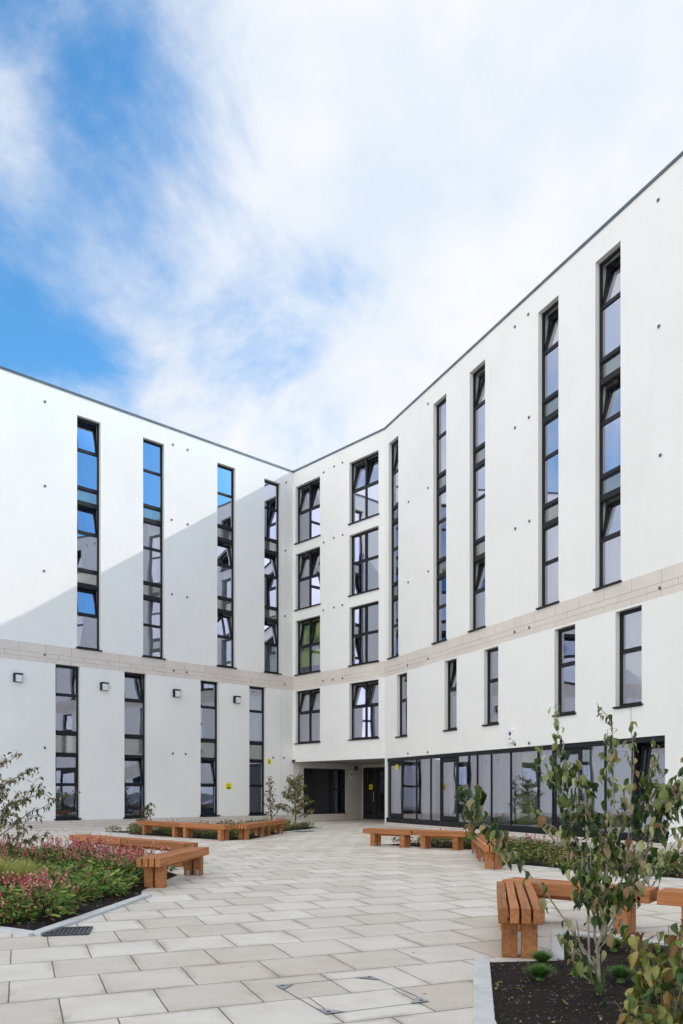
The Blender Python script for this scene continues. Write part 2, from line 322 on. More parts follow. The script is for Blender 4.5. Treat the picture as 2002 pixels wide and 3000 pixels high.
# recess under the middle block
RD=4.27
mb=MB()
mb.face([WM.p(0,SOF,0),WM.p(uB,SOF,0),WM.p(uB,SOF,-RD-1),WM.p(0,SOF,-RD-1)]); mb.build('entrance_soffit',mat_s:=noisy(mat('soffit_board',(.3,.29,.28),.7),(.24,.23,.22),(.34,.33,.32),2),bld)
wg=Wall(corner,3486,1,1)                             # continues the left wall line behind the corner
if wg.n.y>0: wg.n=-wg.n
e0,e1=wg.u(890),wg.u(1014)
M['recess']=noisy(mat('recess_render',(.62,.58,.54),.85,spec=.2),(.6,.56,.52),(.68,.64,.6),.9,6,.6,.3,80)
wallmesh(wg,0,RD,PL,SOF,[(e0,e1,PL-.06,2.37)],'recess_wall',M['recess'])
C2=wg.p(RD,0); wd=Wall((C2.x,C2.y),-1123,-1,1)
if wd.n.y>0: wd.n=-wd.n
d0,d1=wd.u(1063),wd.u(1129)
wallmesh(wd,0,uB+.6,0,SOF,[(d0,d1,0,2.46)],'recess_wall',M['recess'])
# right hand cheek of the recess (return of the right wing)
mb=MB(); o=WM.p(uB,0,-.02); mb.box(WM.p(uB,0,-.001),WM.d*.3,-WM.n*-1*0+WM.n*-(RD+.4),Vector((0,0,SOF)))
mb.build('recess_cheek',M['render'],bld)
# coping
mb=MB()
def coping(W,u0,u1): W.box(mb,u0,u1,CZ+.025,TOP,-.5,.03)
coping(WL,-.0,UL); coping(WM,0.0,uB); coping(WR,.002,UR)
mb.build('roof_coping',M['coping'],bld)
# roof, floors and room backs
roof=MB()
def qd(mb,a,b,c,d,m=0): mb.face([a,b,c,d],m)
DEP=9.0
for W,u0,u1 in ((WL,-7,UL),(WM,0,uB),(WR,-1,UR)):
    zt=CZ-.03-(.01 if W is WM else 0)-(.02 if W is WR else 0)
    qd(roof,W.p(u0,zt,-.3),W.p(u1,zt,-.3),W.p(u1,zt,-DEP),W.p(u0,zt,-DEP))
roof.build('roof',noisy(mat('roof_membrane',(.2,.2,.2),.9),(.15,.15,.15),(.25,.25,.25),1),bld)
sh=MB()
for W,u0,u1,k in ((WL,-.0,UL,0),(WM,0,uB,1),(WR,0,UR,2)):
    lv=[B1-.35,9.0,11.97,15.2] if W is not WM else [SOF+.1,B1-.35,9.0,11.97,15.2]
    if W is WL: lv=[0.1,2.95]+lv
    if W is WR: lv=[0.1,2.9]+lv
    ext=[-3.5,-8,-6][k]
    for z in lv:
        e_=ext if (z>2.6 or W is WL) else u0
        z+=k*.01; n_=3.6+k*.03; qd(sh,W.p(e_,z,-TH-.003),W.p(u1,z,-TH-.003),W.p(u1,z,-n_),W.p(e_,z,-n_))
    z0=lv[0]; zz=z0 if W is not WR else 2.92
    if W is WR: qd(sh,W.p(u0,z0,-n_),W.p(u1,z0,-n_),W.p(u1,zz,-n_),W.p(u0,zz,-n_))
    qd(sh,W.p(ext,zz,-n_),W.p(u1,zz,-n_),W.p(u1,15.25,-n_),W.p(ext,15.25,-n_))
    if W is WM: qd(sh,W.p(u1+3,z0,-n_),W.p(u1,z0,-n_),W.p(u1,15.25,-n_),W.p(u1+3,15.25,-n_))
sh.build('room_interior',M['room'],bld)
# outer back faces so that the block is closed from behind
bk=MB()
qd(bk,WL.p(-7,0,-DEP),WL.p(UL,0,-DEP),WL.p(UL,15.4,-DEP),WL.p(-7,15.4,-DEP))
qd(bk,WR.p(-8,0,-DEP),WR.p(UR,0,-DEP),WR.p(UR,15.4,-DEP),WR.p(-8,15.4,-DEP))
qd(bk,WL.p(UL,0,0),WL.p(UL,0,-DEP),WL.p(UL,15.4,-DEP),WL.p(UL,15.4,0))
qd(bk,WR.p(UR,0,0),WR.p(UR,0,-DEP),WR.p(UR,15.4,-DEP),WR.p(UR,15.4,0))
bk.build('rear_wall',M['render'],bld)
# stone band: three courses of long blocks
rnd=random.Random(3)
for W,u1 in ((WL,UL),(WM,uB),(WR,UR)):
    mb=MB(); W.box(mb,0,u1,B0+.001,B1-.001,-TH,-.012,1)
    for (z0,z1,off,L_) in ((6.13,B1,.0,.93),(5.97,6.125,.45,.93),(B0,5.965,.0,.93)):
        u=-off
        while u<u1:
            a,b=max(u,0.0),min(u+L_-.009,u1)
            if b-a>.02: W.box(mb,a,b,z0,z1-.002,-.011,.004+rnd.random()*.001)
            u+=L_
    mb.build('stone_band',[M['stone'],M['mortar']],bld)
# brick plinth
def plinth(W,u0,u1,ztop,skip=()):
    mb=MB(); rows=max(1,round(ztop/.075)); hh=ztop/rows
    W.box(mb,u0,u1,-.02,ztop-.004,-TH+.02,-.006,1)
    for r_ in range(rows):
        u=u0-(.11 if r_%2 else 0)
        while u<u1:
            a,b=max(u,u0),min(u+.215,u1)
            if b-a>.02: W.box(mb,a,b,r_*hh,(r_+1)*hh-.01,-.005,.018+rnd.random()*.003)
            u+=.225
    return mb.build('brick_plinth',[M['stone'],M['mortar']],bld)
plinth(WL,0,16,PL); plinth(WR,0.01,17,.12); plinth(wg,0,RD,PL)
mb=MB(); WL.box(mb,16,UL,0,PL,-.3,.01); WR.box(mb,17,UR,0,.12,-.3,.01); mb.build('brick_plinth',M['stone'],bld)
mb=MB(); uj=WL.u(824); WL.box(mb,uj-.006,uj+.006,PL,B0,-.01,.0015); WL.box(mb,uj-.006,uj+.006,B1,CZ,-.01,.0015); mb.build('movement_joint',mat('joint_sealant',(.5,.5,.49),.8),bld)
# small round vents on the facade
vents={ 'L':[(132,1177),(132,1424),(129,1673),(507,1303),(550,1318),(503,1523),(550,1536),(504,1741),(548,1750),(838,1414),(836,1613),(835,1805),
            (131,1919),(509,1965),(547,1970),(834,2005),(131,2191),(506,2208),(544,2209.5),(800,2220),(832,2221)],
        'M':[(949,1384),(980,1366.5),(1004,1355),(949,1589),(979,1576),(1005,1567),(948,1788),(979,1780),(1004,1773),(947,1995),(976,1991),(1004,1987)],
        'R':[(1198,1470),(1255,1430),(1197,1706),(1256,1674),(1195,1949),(1255,1930),(1255,1183),(1510,957),(1549,921),(1510,1253),(1551,1223),(1511,1549),(1552,1527),
            (1930,586),(1932,956),(1936,1334),(1552,1839),(1935,1723),(1509,1852),(1196,2208),(1254,2204),(1510,2181),(1551.6,2177.6)] }
for k,W in (('L',WL),('M',WM),('R',WR)):
    for x,y in vents[k]:
        u,z=W.u(x),W.z(x,y); mb=MB(); c=W.p(u,z,.0)
        mb.tube([W.p(u,z,0.0),W.p(u,z,.018)],.046,12); mb.tube([W.p(u,z,.018),W.p(u,z,.024)],.022,12,1)
        mb.build('vent_cap',[M['vent'],M['black']],bld)

# ------------------------------------------------------------------ windows
FR=.055; RN=-.13; FD=.07
def curtain(W,u0,u1,z0,z1,n,m,parent,amp=.03):
    mb=MB(); steps=max(6,int((u1-u0)/.03)); ph=random.random()*6
    pts=[(u0+(u1-u0)*i/steps, n+amp*math.sin(i*1.35+ph)) for i in range(steps+1)]
    for (a,na),(b,nb) in zip(pts,pts[1:]): mb.face([W.p(a,z0,na),W.p(b,z0,nb),W.p(b,z1,nb),W.p(a,z1,na)])
    return mb.build('curtain',m,parent,smooth=True)
def sash(W,u0,u1,z0,z1,ang,parent,glass):
    mb=MB(); w=.06; t=.055; h=z1-z0; ca,sa=math.cos(ang),math.sin(ang)
    def P(u,s,n): # s up the sash, n outward
        return W.p(u, z0+s*ca+n*sa, RN-.03 - s*sa + n*ca)
    def bx(a,b,c,d,n0,n1,m=0):
        mb.box(P(a,c,n0), P(b,c,n0)-P(a,c,n0), P(a,c,n1)-P(a,c,n0), P(a,d,n0)-P(a,c,n0), m)
    bx(u0,u0+w,0,h,-t,0); bx(u1-w,u1,0,h,-t,0); bx(u0+w,u1-w,0,w,-t,0); bx(u0+w,u1-w,h-w,h,-t,0)
    mb.face([P(u0+w,w,-.02),P(u1-w,w,-.02),P(u1-w,h-w,-.02),P(u0+w,h-w,-.02)],1)
    return mb.build('open_sash',[M['frame'],glass],parent)
def window(W,u0,u1,segs,opens,sill=True,curt=None,glass=None,mid=False,name='window'):
    """segs: list of (kind,z0,z1) from top; the gaps between them are frame rails"""
    glass=glass or M['glass']
    zt=segs[0][2]+.06; zb=segs[-1][1]-.07
    fm=MB(); uu=[(u0,u1)] if not mid else [(u0,(u0+u1)/2),((u0+u1)/2,u1)]
    W.box(fm,u0+.001,u0+FR,zb,zt,RN-FD,RN); W.box(fm,u1-FR,u1-.001,zb,zt,RN-FD,RN)
    if mid: W.box(fm,(u0+u1)/2-.04,(u0+u1)/2+.04,zb,zt,RN-FD,RN+.002)
    ed=[zt]+[e for s_ in segs for e in (s_[2],s_[1])]+[zb]
    for i in range(0,len(ed),2):
        for (a,b) in uu:
            aa=a+(FR if a==u0 else .04); bb=b-(FR if b==u1 else .04)
            W.box(fm,aa,bb,ed[i+1],ed[i],RN-FD,RN-.001)
            if ed[i]-ed[i+1]>.12 and i>0: W.box(fm,aa,bb,ed[i+1]+.02,ed[i+1]+.05,RN-.001,RN+.02)
    fo=fm.build(name,M['frame'],bld)
    pm=MB(); sp=MB(); oi=0
    for kind,z0,z1 in segs:
        for (a,b) in uu:
            aa=a+(FR if a==u0 else .04); bb=b-(FR if b==u1 else .04)
            if kind=='S': W.box(sp,aa,bb,z0,z1,RN-FD,RN-.05); continue
            if kind=='T' and opens and opens[oi%len(opens)]: sash(W,aa+.005,bb-.005,z0+.003,z1-.02,R(9.5),fo,glass)
            else:
                W.quad(pm,aa,bb,z0,z1,RN-.035)
                if kind=='T':                       # closed sash has its own slim frame
                    for (c,d,e,f_) in ((aa,aa+.03,z0,z1),(bb-.03,bb,z0,z1),(aa+.03,bb-.03,z0,z0+.03),(aa+.03,bb-.03,z1-.03,z1)):
                        W.box(fm2:=MB(),c,d,e,f_,RN-.06,RN-.01); 
                        sp_extra.append((fm2,fo))
            if kind=='T': oi+=1
    if pm.f: pm.build('pane',glass,fo)
    if sp.f: sp.build('spandrel_panel',M['spandrel'],fo)
    if sp_extra:
        al=MB()
        for q,_ in sp_extra:
            k=len(al.v); al.v+=q.v; al.f+=[tuple(i+k for i in f) for f in q.f]; al.m+=q.m
        al.build('sash_frame',M['frame'],fo); sp_extra.clear()
    if sill:
        s_=MB(); e=.045; W.box(s_,u0-e,u1+e,zb-.045,zb-.002,RN-.02,.055); s_.build('sill',M['frame'],fo)
    for c in (curt or []): curtain(W,*c,fo)
    return fo
sp_extra=[]
def strip_segs():
    out=[]
    for k in range(3):
        zc=13.65-2.97*k
        out.append(('T',zc+.035,(ZT-.07) if k==0 else zc+.985)); out.append(('G',zc-1.27,zc-.035) if k<2 else ('G',6.56,zc-.035))
        if k<2: out.append(('S',zc-1.80,zc-1.41))
    return out
rc=random.Random(11)
def rcurt(W,u0,u1,zs,tone,side):
    w=u1-u0
    out=[]
    for (z0,z1) in zs:
        q=rc.random(); m_=tone[int(rc.random()*len(tone))]
        if q<.75:
            fw=w*(.35+.25*rc.random())
            if side>0: out.append((u1-fw+.08,u1+.25,z0,z1,-TH-.12,m_))
            else: out.append((u0-.25,u0+fw-.08,z0,z1,-TH-.12,m_))
    return out
st=[(12.3,14.9),(9.3,11.9),(6.45,8.95)]
tones=[M['white_curtain'],M['white_curtain'],M['blue_curtain'],M['teal_curtain']]
Lopen=[(1,1,1),(0,0,0),(0,1,1),(0,1,1),(0,1,0)]
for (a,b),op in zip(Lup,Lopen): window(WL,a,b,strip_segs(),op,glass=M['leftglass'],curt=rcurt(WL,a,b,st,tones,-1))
Ropen=[(1,0,0),(0,0,0),(1,0,1),(1,0,0),(1,1,1),(0,1,0),(1,0,0),(0,1,0),(0,0,1)]
for i,((a,b),op) in enumerate(zip(Rup,Ropen)):
    cc=rcurt(WR,a,b,st,[M['white_curtain']]*2+[M['teal_curtain']],-1)
    if i==3: cc=[(a-.2,a+.5,6.45,8.95,-TH-.12,M['white_curtain']),(a+.5,b+.2,6.45,8.95,-TH-.14,M['blue_curtain'])]
    if i==1: cc=[(a-.2,b+.2,6.45,8.95,-TH-.12,M['blue_curtain']),(a-.2,b+.2,9.3,11.0,-TH-.12,M['blue_curtain'])]
    window(WR,a,b,strip_segs(),op,curt=cc)
lowL=[('T',4.78,5.74),('G',3.48,4.70),('S',2.70,3.31),('T',1.58,2.57),('G',.42,1.50)]
for i,((a,b),op) in enumerate(zip(Llo,[(0,0),(1,1),(0,1),(0,0),(0,0)])):
    cc=[]
    if i in (1,3): cc=[(a-.1,b+.1,.3,2.6,-TH-.12,M['teal_curtain'])]
    if i==3: cc=[(a-.1,b+.1,.3,2.6,-TH-.12,M['teal_curtain']),(a-.1,b+.1,3.4,5.8,-TH-.12,M['white_curtain'])]
    if i==2: cc=[(a-.1,a+.35,.3,2.6,-TH-.12,M['teal_curtain'])]
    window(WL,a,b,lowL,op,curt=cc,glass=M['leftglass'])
lowR=[('T',4.78,5.69),('G',3.47,4.70)]
for i,((a,b),op) in enumerate(zip(Rlo,[(0,),(1,),(0,),(0,),(0,),(0,),(1,),(0,),(0,)])):
    cc=rcurt(WR,a,b,[(3.4,5.8)],[M['white_curtain'],M['teal_curtain']],-1)
    window(WR,a,b,lowR,op,curt=cc)
for (a,b),opm in zip(Mup,[(1,1,1,1),(1,0,0,1)]):
    for j,(z0,z1) in enumerate(mid_rows+[(3.40,B0-.05)]):
        zc=[13.65,10.68,7.70,4.76][j]
        cc=[]
        first=(a,b)==Mup[0]
        if first and j==2: cc=[(a+.01,b-.01,7.55,8.86,-TH-.05,M['lime_curtain']),(a+.01,b-.01,6.85,7.54,-TH+.04,M['lime_plain'])]
        elif j==3: cc=[(a-.1,b+.1,3.3,5.8,-TH-.1,M['white_curtain'])]
        elif first: cc=[(a-.05,a+.5,z0,z1,-TH-.1,M['white_curtain'])]
        else: cc=[(a-.05,a+.35,z0,z1,-TH-.1,M['teal_curtain'] if j else M['white_curtain'])]
        window(WM,a,b,[('T',zc+.04,z1-.06),('G',z0+.12,zc-.04)],(opm[j],opm[j]),mid=True,curt=cc,glass=M['netglass'] if (first and j==2) else None)

# ------------------------------------------------------------------ glazed ground floor of the right wing
xs=[1138,1175,1216,1258,1287,1337,1394,1435,1492,1572,1615,1697,1768,1848,1949]
doors={0,4,10,13}
us=[WR.u(x) for x in xs]; us[0]=gu0+.05; us[-1]=gu1-.05
fm=MB(); WR.box(fm,gu0+.001,gu1-.001,.13,.30,RN-.1,.03); WR.box(fm,gu0+.001,gu1-.001,2.47,2.6,RN-.1,-.02)
for u in [gu0+.03]+us[1:-1]+[gu1-.03]: WR.box(fm,u-.022,u+.022,.30,2.47,RN-.02,-.05)
gf=fm.build('glazed_front',M['frame'],bld); pm=MB()
for i in range(len(us)-1):
    a,b=us[i]+.022,us[i+1]-.022
    if i not in doors: WR.quad(pm,a,b,.30,2.47,-.075); continue
    if i==13:
        sash(WR,a,b,.33,2.40,R(5),gf,M['shopglass']); continue
    dm=MB(); w=.09; nf=-.07
    if i==13: w=.07
    WR.box(dm,a,a+w,.31,2.46,RN-.06,nf); WR.box(dm,b-w,b,.31,2.46,RN-.06,nf); WR.box(dm,a+w,b-w,.31,.47,RN-.06,nf); WR.box(dm,a+w,b-w,2.30,2.46,RN-.06,nf)
    WR.box(dm,a+w+.03,b-w-.03,2.36,2.39,nf,nf+.02)
    do=dm.build('door',M['frame'],bld); q=MB(); WR.quad(q,a+w,b-w,.47,2.30,-.09); q.build('pane',M['shopglass'],do)
    hd=MB(); WR.box(hd,b-w+.02,b-w+.045,1.0,1.35,nf,nf+.05); hd.build('handle',M['steel'],do)
pm.build('pane',M['shopglass'],gf)
for (i,f0,f1,m_) in ((0,0,.8,'white_curtain'),(1,.4,.8,'white_curtain'),(2,.1,1.,'white_curtain'),(4,.2,.6,'white_curtain'),(5,0,.25,'white_curtain'),(6,0,.95,'white_curtain'),(7,.0,.9,'white_curtain'),(8,.0,.7,'lime_wall'),(8,.7,1,'white_curtain'),(9,.0,.8,'white_curtain'),(10,.2,.8,'white_curtain'),(11,0,.9,'white_curtain'),(12,.1,.8,'white_curtain')):
    a,b=us[i],us[i+1]; curtain(WR,a+(b-a)*f0,a+(b-a)*f1,.3,2.6,-.26,M[m_],gf,.012)
q=MB(); u=us[8]; WR.box(q,u+.22,u+.62,1.25,1.95,-.1,-.09); q.build('notice_paper',M['paper'],gf)
# ground-floor interior piers
q=MB()
for i in (3,9): WR.box(q,us[i]+.1,us[i]+.5,.1,2.9,-1.4,-1.0)
q.build('interior_pier',M['reveal'],bld)
# recess glazing and doors
fm=MB(); wg.box(fm,e0,e1,PL-.06,PL+.05,-.14,-.0); wg.box(fm,e0,e1,2.3,2.37,-.14,-.05)
ms=[e0+.03,wg.u(922),wg.u(970),wg.u(974.5),e1-.03]
for u in ms: wg.box(fm,u-.03,u+.03,PL+.05,2.3,-.14,-.05)
wg.box(fm,ms[3]+.03,ms[4]-.03,1.40,1.46,-.13,-.051)
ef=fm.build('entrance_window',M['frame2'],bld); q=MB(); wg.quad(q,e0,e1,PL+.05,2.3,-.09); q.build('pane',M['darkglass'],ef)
curtain(wg,ms[4]-.3,ms[4]-.1,PL,2.3,-.4,M['white_curtain'],ef,.01)
ri=MB(); wg.quad(ri,-.3,RD+.3,0.02,SOF,-1.6)
qd(ri,wg.p(-.3,.02,-TH-.01),wg.p(RD,.02,-TH-.01),wg.p(RD,.02,-1.6),wg.p(-.3,.02,-1.6)); qd(ri,wg.p(-.3,SOF-.01,-TH-.01),wg.p(RD,SOF-.01,-TH-.01),wg.p(RD,SOF-.01,-1.6),wg.p(-.3,SOF-.01,-1.6))
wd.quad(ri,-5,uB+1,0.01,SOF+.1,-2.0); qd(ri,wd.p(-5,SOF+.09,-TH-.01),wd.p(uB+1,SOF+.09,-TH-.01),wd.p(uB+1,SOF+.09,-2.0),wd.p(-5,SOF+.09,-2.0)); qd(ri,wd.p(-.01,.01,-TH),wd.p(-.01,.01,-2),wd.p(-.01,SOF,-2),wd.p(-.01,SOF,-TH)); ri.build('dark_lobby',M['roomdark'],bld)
dmid=(d0+d1)/2
for k,(a,b) in enumerate(((d0+.06,dmid-.003),(dmid+.003,d1-.06))):
    dm=MB(); w=.11
    wd.box(dm,a,a+w,.01,2.4,-.14,-.07); wd.box(dm,b-w,b,.01,2.4,-.14,-.07); wd.box(dm,a+w,b-w,.01,.22,-.14,-.07); wd.box(dm,a+w,b-w,2.26,2.4,-.14,-.07)
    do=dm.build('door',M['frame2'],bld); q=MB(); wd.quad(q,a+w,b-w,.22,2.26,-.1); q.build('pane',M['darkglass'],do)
    if k==0: q=MB(); u=b-w*.5; q.tube([wd.p(u,.85,-.04),wd.p(u,1.3,-.04)],.014,8); q.tube([wd.p(u,.9,-.07),wd.p(u,.9,-.04)],.01,6); q.tube([wd.p(u,1.25,-.07),wd.p(u,1.25,-.04)],.01,6); q.build('handle',M['steel'],do)
q=MB(); wd.box(q,d0,d0+.058,0,2.46,-.16,-.05); wd.box(q,d1-.058,d1,0,2.46,-.16,-.05); wd.box(q,d0+.058,d1-.058,2.402,2.46,-.16,-.05); q.build('door_frame',M['frame2'],bld)

# ------------------------------------------------------------------ things fixed to the walls
lights=[(51,1986,'leftmost square wall light, left of the first ground floor strip window'),(303.5,2012,'square wall light between the first and second ground floor strip windows'),
        (515.7,2031.7,'square wall light between the second and third ground floor strip windows'),(692,2050.6,'square wall light nearest the inner corner, above the yellow sign')]
for x,y,lb in lights:
    u,z=WL.u(x),WL.z(x,y); e=empty('wall_light',WL.p(u,z,0)); tag(e,lb,'wall light','square bulkhead lights along the left wall')
    o=-e.location
    q=MB(); s=.15
    WL.box(q,u-s,u+s,z-s,z+s,0.001,.03); WL.box(q,u-s,u+s,z+s-.045,z+s,.03,.15); WL.box(q,u+s-.035,u+s,z-s,z+s-.045,.03,.15); WL.box(q,u-s,u-s+.02,z-s,z+s-.045,.03,.06)
    q.v=[tuple(Vector(v)+o) for v in q.v]; q.build('hood',M['frame'],e,bevel=.006)
    q=MB(); WL.box(q,u-s+.025,u+s-.04,z-s+.01,z+s-.05,.031,.13); q.v=[tuple(Vector(v)+o) for v in q.v]; q.build('diffuser',M['diffuser'],e,bevel=.015)
def sign(W,x,y,w,h,label,kind,n=.004):
    u,z=W.u(x),W.z(x,y); q=MB(); t=.006
    if kind=='hex':
        pts=[(-.5,-.28),(-.32,-.5),(.32,-.5),(.5,-.28),(.5,.28),(.32,.5),(-.32,.5),(-.5,.28)]
    else: pts=[(-.5,-.5),(.5,-.5),(.5,.5),(-.5,.5)]
    f_=[W.p(u+a*w,z+b_*h,n+t) for a,b_ in pts]; g_=[W.p(u+a*w,z+b_*h,n) for a,b_ in pts]
    q.face(f_); q.face(g_[::-1])
    for i in range(len(pts)): j=(i+1)%len(pts); q.face([f_[i],f_[j],g_[j],g_[i]])
    o=q.build('sign',M['yellow'],recalc=True); tag(o,label,'sign')
    k=MB()
    def bar(a,b_,c,d): W.box(k,u+a*w,u+b_*w,z+c*h,z+d*h,n+t,n+t+.002)
    if kind=='hex': bar(-.3,.3,-.36,-.14); bar(-.26,.26,.04,.09); bar(-.2,.2,.18,.23)
    elif kind=='man': bar(-.06,.06,-.1,.3); bar(-.28,.28,-.04,.06); bar(-.2,-.08,-.32,-.1); bar(.08,.2,-.32,-.1); bar(-.3,.3,-.43,-.38)
    else: bar(-.32,.32,.1,.2); bar(-.32,.32,-.05,.02); bar(-.32,.2,-.2,-.13)
    k.build('sign_print',M['ink'],o)
sign(WL,670,2303.5,.30,.29,'yellow eight sided sign with a black bar on the white wall','hex')
sign(WL,788.6,2231,.21,.23,'small yellow warning sign with a black figure, high on the wall near the corner','man')
sign(wd,1084,2306,.24,.24,'square yellow notice on the glass of the recessed entrance door','txt',-.066)
sign(WR,1159,2247,.2,.16,'pale yellow sticker on the first glazed door of the right wing','txt',-.068)
# alarm box
u,z=WR.u(1502),WR.z(1502,2157); a=empty('alarm_box',WR.p(u,z,0)); tag(a,'white alarm sounder box on the wall above the glazed ground floor','alarm box')
q=MB(); pts=[(-.14,-.13),(-.09,-.2),(.09,-.2),(.14,-.13),(.14,.17),(.11,.2),(-.11,.2),(-.14,.17)]
f_=[WR.d*p_[0]+Vector((0,0,p_[1]))+WR.n*.09 for p_ in pts]; g_=[WR.d*p_[0]*1.05+Vector((0,0,p_[1]*1.03))+WR.n*.002 for p_ in pts]
q.face(f_); 
for i in range(8): j=(i+1)%8; q.face([f_[i],f_[j],g_[j],g_[i]])
q.build('case',M['plastic'],a,recalc=True,bevel=.01)
q=MB(); q.box(WR.d*-.05+Vector((0,0,.02))+WR.n*.0905,WR.d*.1,WR.n*.004,Vector((0,0,.1))); q.box(WR.d*-.04+Vector((0,0,-.1))+WR.n*.0905,WR.d*.08,WR.n*.004,Vector((0,0,.03))); q.build('badge',mat('badge_blue',(.02,.05,.2),.4),a)
# dome camera at the recess corner
c=WM.p(.12,SOF,.1); e=empty('security_camera',c); tag(e,'small black dome camera at the left end of the entrance soffit','security camera')
q=MB(); q.tube([(0,0,.1),(0,0,.02)],.06,14); q.box(WM.n*-.1+WM.d*-.02+Vector((0,0,.04)),WM.d*.04,WM.n*.1,Vector((0,0,.05))); q.build('housing',M['black'],e)
q=MB(); pr=[(0,.0,.02,.06),(0,0,0,.056),(0,0,-.03,.04),(0,0,-.045,.015)]; q.tube([p_[:3] for p_ in pr],[p_[3] for p_ in pr],14); q.build('dome',M['darkglass'],e,smooth=True)
# entrance call panel and small lamp
u=wg.u(1030); z=wg.z(1030,2273); e=empty('call_panel',wg.p(u,z,0)); tag(e,'pale framed call point on the recess wall left of the entrance doors','call panel')
q=MB(); q.box(wg.d*-.12+Vector((0,0,-.22)),wg.d*.24,wg.n*.03,Vector((0,0,.44))); q.build('plate',M['plastic'],e,bevel=.01)
q=MB(); q.box(wg.d*-.04+Vector((0,0,.02))+wg.n*.03,wg.d*.08,wg.n*.01,Vector((0,0,.08))); q.build('lens',M['black'],e)
u=wg.u(1043); z=wg.z(1043,2251); e=empty('recess_lamp',wg.p(u,z,0)); tag(e,'small dark round lamp high on the recess wall beside the doors','wall light')
q=MB(); q.tube([(0,0,0),wg.n*.06],.11,14); q.build('lamp_body',M['black'],e)
q=MB(); q.tube([wg.n*.06,wg.n*.075],.075,14); q.build('diffuser',M['vent'],e)

# ------------------------------------------------------------------ ground
def sheet(name,pts,z,m,kind='structure'):
    q=MB(); q.face([(p[0],p[1],z) for p in pts]); o=q.build(name,m); o['kind']=kind; return o
sheet('ground',[(-400,-400),(400,-400),(400,400),(-400,400)],-.03,M['ground'])
pv=[(-60,-30),(45,-30),(45,60),(-60,60)]
sheet('paving',pv,0,M['paving'])
beds={
 'left':[(-9.5,9.8),(-3.18,7.31),(-2.77,7.07),(-2.42,9.4),(-2.62,10.3),(-2.55,12.2),(-2.95,13.0),(-6.0,15.8),(-9.5,17.5)],
 'far':[(-7.7,24.8),(-6.5,24.0),(-3.0,20.95),(-2.5,21.4),(-1.9,24.6),(-1.05,26.6),(-.75,28.6),(-3.0,29.8)],
 'right':[(.98,19.2),(2.9,17.6),(3.2,17.2),(2.85,13.85),(4.95,11.45),(7.0,9.1),(8.2,10.2),(5.9,13.2),(4.7,17.4),(2.8,20.4)],
 'near':[(.62,2.4),(.75,4.4),(1.08,5.95),(1.66,6.02),(1.96,7.15),(4.7,5.15),(4.7,2.4)],
}
from mathutils.geometry import tessellate_polygon
def inpoly(x,y,P):
    c=False; j=len(P)-1
    for i in range(len(P)):
        if (P[i][1]>y)!=(P[j][1]>y) and x<(P[j][0]-P[i][0])*(y-P[i][1])/(P[j][1]-P[i][1])+P[i][0]: c=not c
        j=i
    return c
def edist(x,y,P):
    d=9
    for i in range(len(P)):
        a=Vector(P[i]); b=Vector(P[(i+1)%len(P)]); p=Vector((x,y)); t=max(0,min(1,(p-a).dot(b-a)/(b-a).length_squared)); d=min(d,(p-a-(b-a)*t).length)
    return d
def soilz(x,y,P):
    return .006+min(edist(x,y,P),.3)*.12+ (noise.noise(Vector((x*3,y*3,1)))*.015 + noise.noise(Vector((x*11,y*11,3)))*.008)*min(1,edist(x,y,P)*8)
for nm,P in beds.items():
    bm=bmesh.new(); vs=[bm.verts.new((p[0],p[1],0)) for p in P]; bm.faces.new(vs); bmesh.ops.triangulate(bm,faces=bm.faces)
    tgt={'near':.07,'left':.14,'far':.4,'right':.3}[nm]
    for _ in range(8):
        ee=[e for e in bm.edges if e.calc_length()>tgt]
        if not ee or len(bm.faces)>60000: break
        bmesh.ops.subdivide_edges(bm,edges=ee,cuts=1); bmesh.ops.triangulate(bm,faces=[f for f in bm.faces if len(f.verts)>3])
    for v in bm.verts: v.co.z=soilz(v.co.x,v.co.y,P)
    bmesh.ops.recalc_face_normals(bm,faces=bm.faces)
    me=bpy.data.meshes.new('soil'); bm.to_mesh(me); bm.free(); me.materials.append(M['mulch'])
    if me.polygons[0].normal.z<0: me.flip_normals()
    o=bpy.data.objects.new('soil_bed',me); col.objects.link(o); o['kind']='structure'
def kerb(pts,w=.12,h=.03,step=.92):
    q=MB()
    for a,b in zip(pts,pts[1:]):
        a=Vector((*a,0)); b=Vector((*b,0)); d=(b-a); Ln=d.length; d.normalize(); s_=Vector((-d.y,d.x,0)); n=max(1,round(Ln/step))
        for i in range(n):
            p=a+d*(Ln*i/n); q.box(p-s_*w/2+Vector((0,0,-.01)),d*(Ln/n-.006),s_*w,Vector((0,0,.01+h+random.random()*.002)))
    o=q.build('kerb',M['kerb'],bevel=.006); o['kind']='structure'; return o
kerb([(-9.5,9.8),(-3.18,7.33),(-2.77,7.08),(-2.41,9.75)])
kerb([(.66,2.4),(.80,4.4),(1.07,6.0)]); kerb([(1.66,6.03),(1.98,7.2)],.1)
kerb([(1.98,7.2),(4.7,5.2)],.1)
kerb([(-7.7,24.8),(-6.5,24.0)],.1); kerb([(-1.95,24.6),(-1.08,26.6),(-.75,28.6),(-3,29.8)],.1)
kerb([(2.9,13.8),(4.97,11.42),(7.0,9.1)],.1); kerb([(8.2,10.2),(5.9,13.2),(4.7,17.4)],.1)
sheet('gravel_strip',[(8.3,10.2),(12.6,8.5),(8.0,16.5),(4.1,24.7),(3.3,24.5),(4.76,17.4),(5.97,13.2)],.004,M['gravel'])
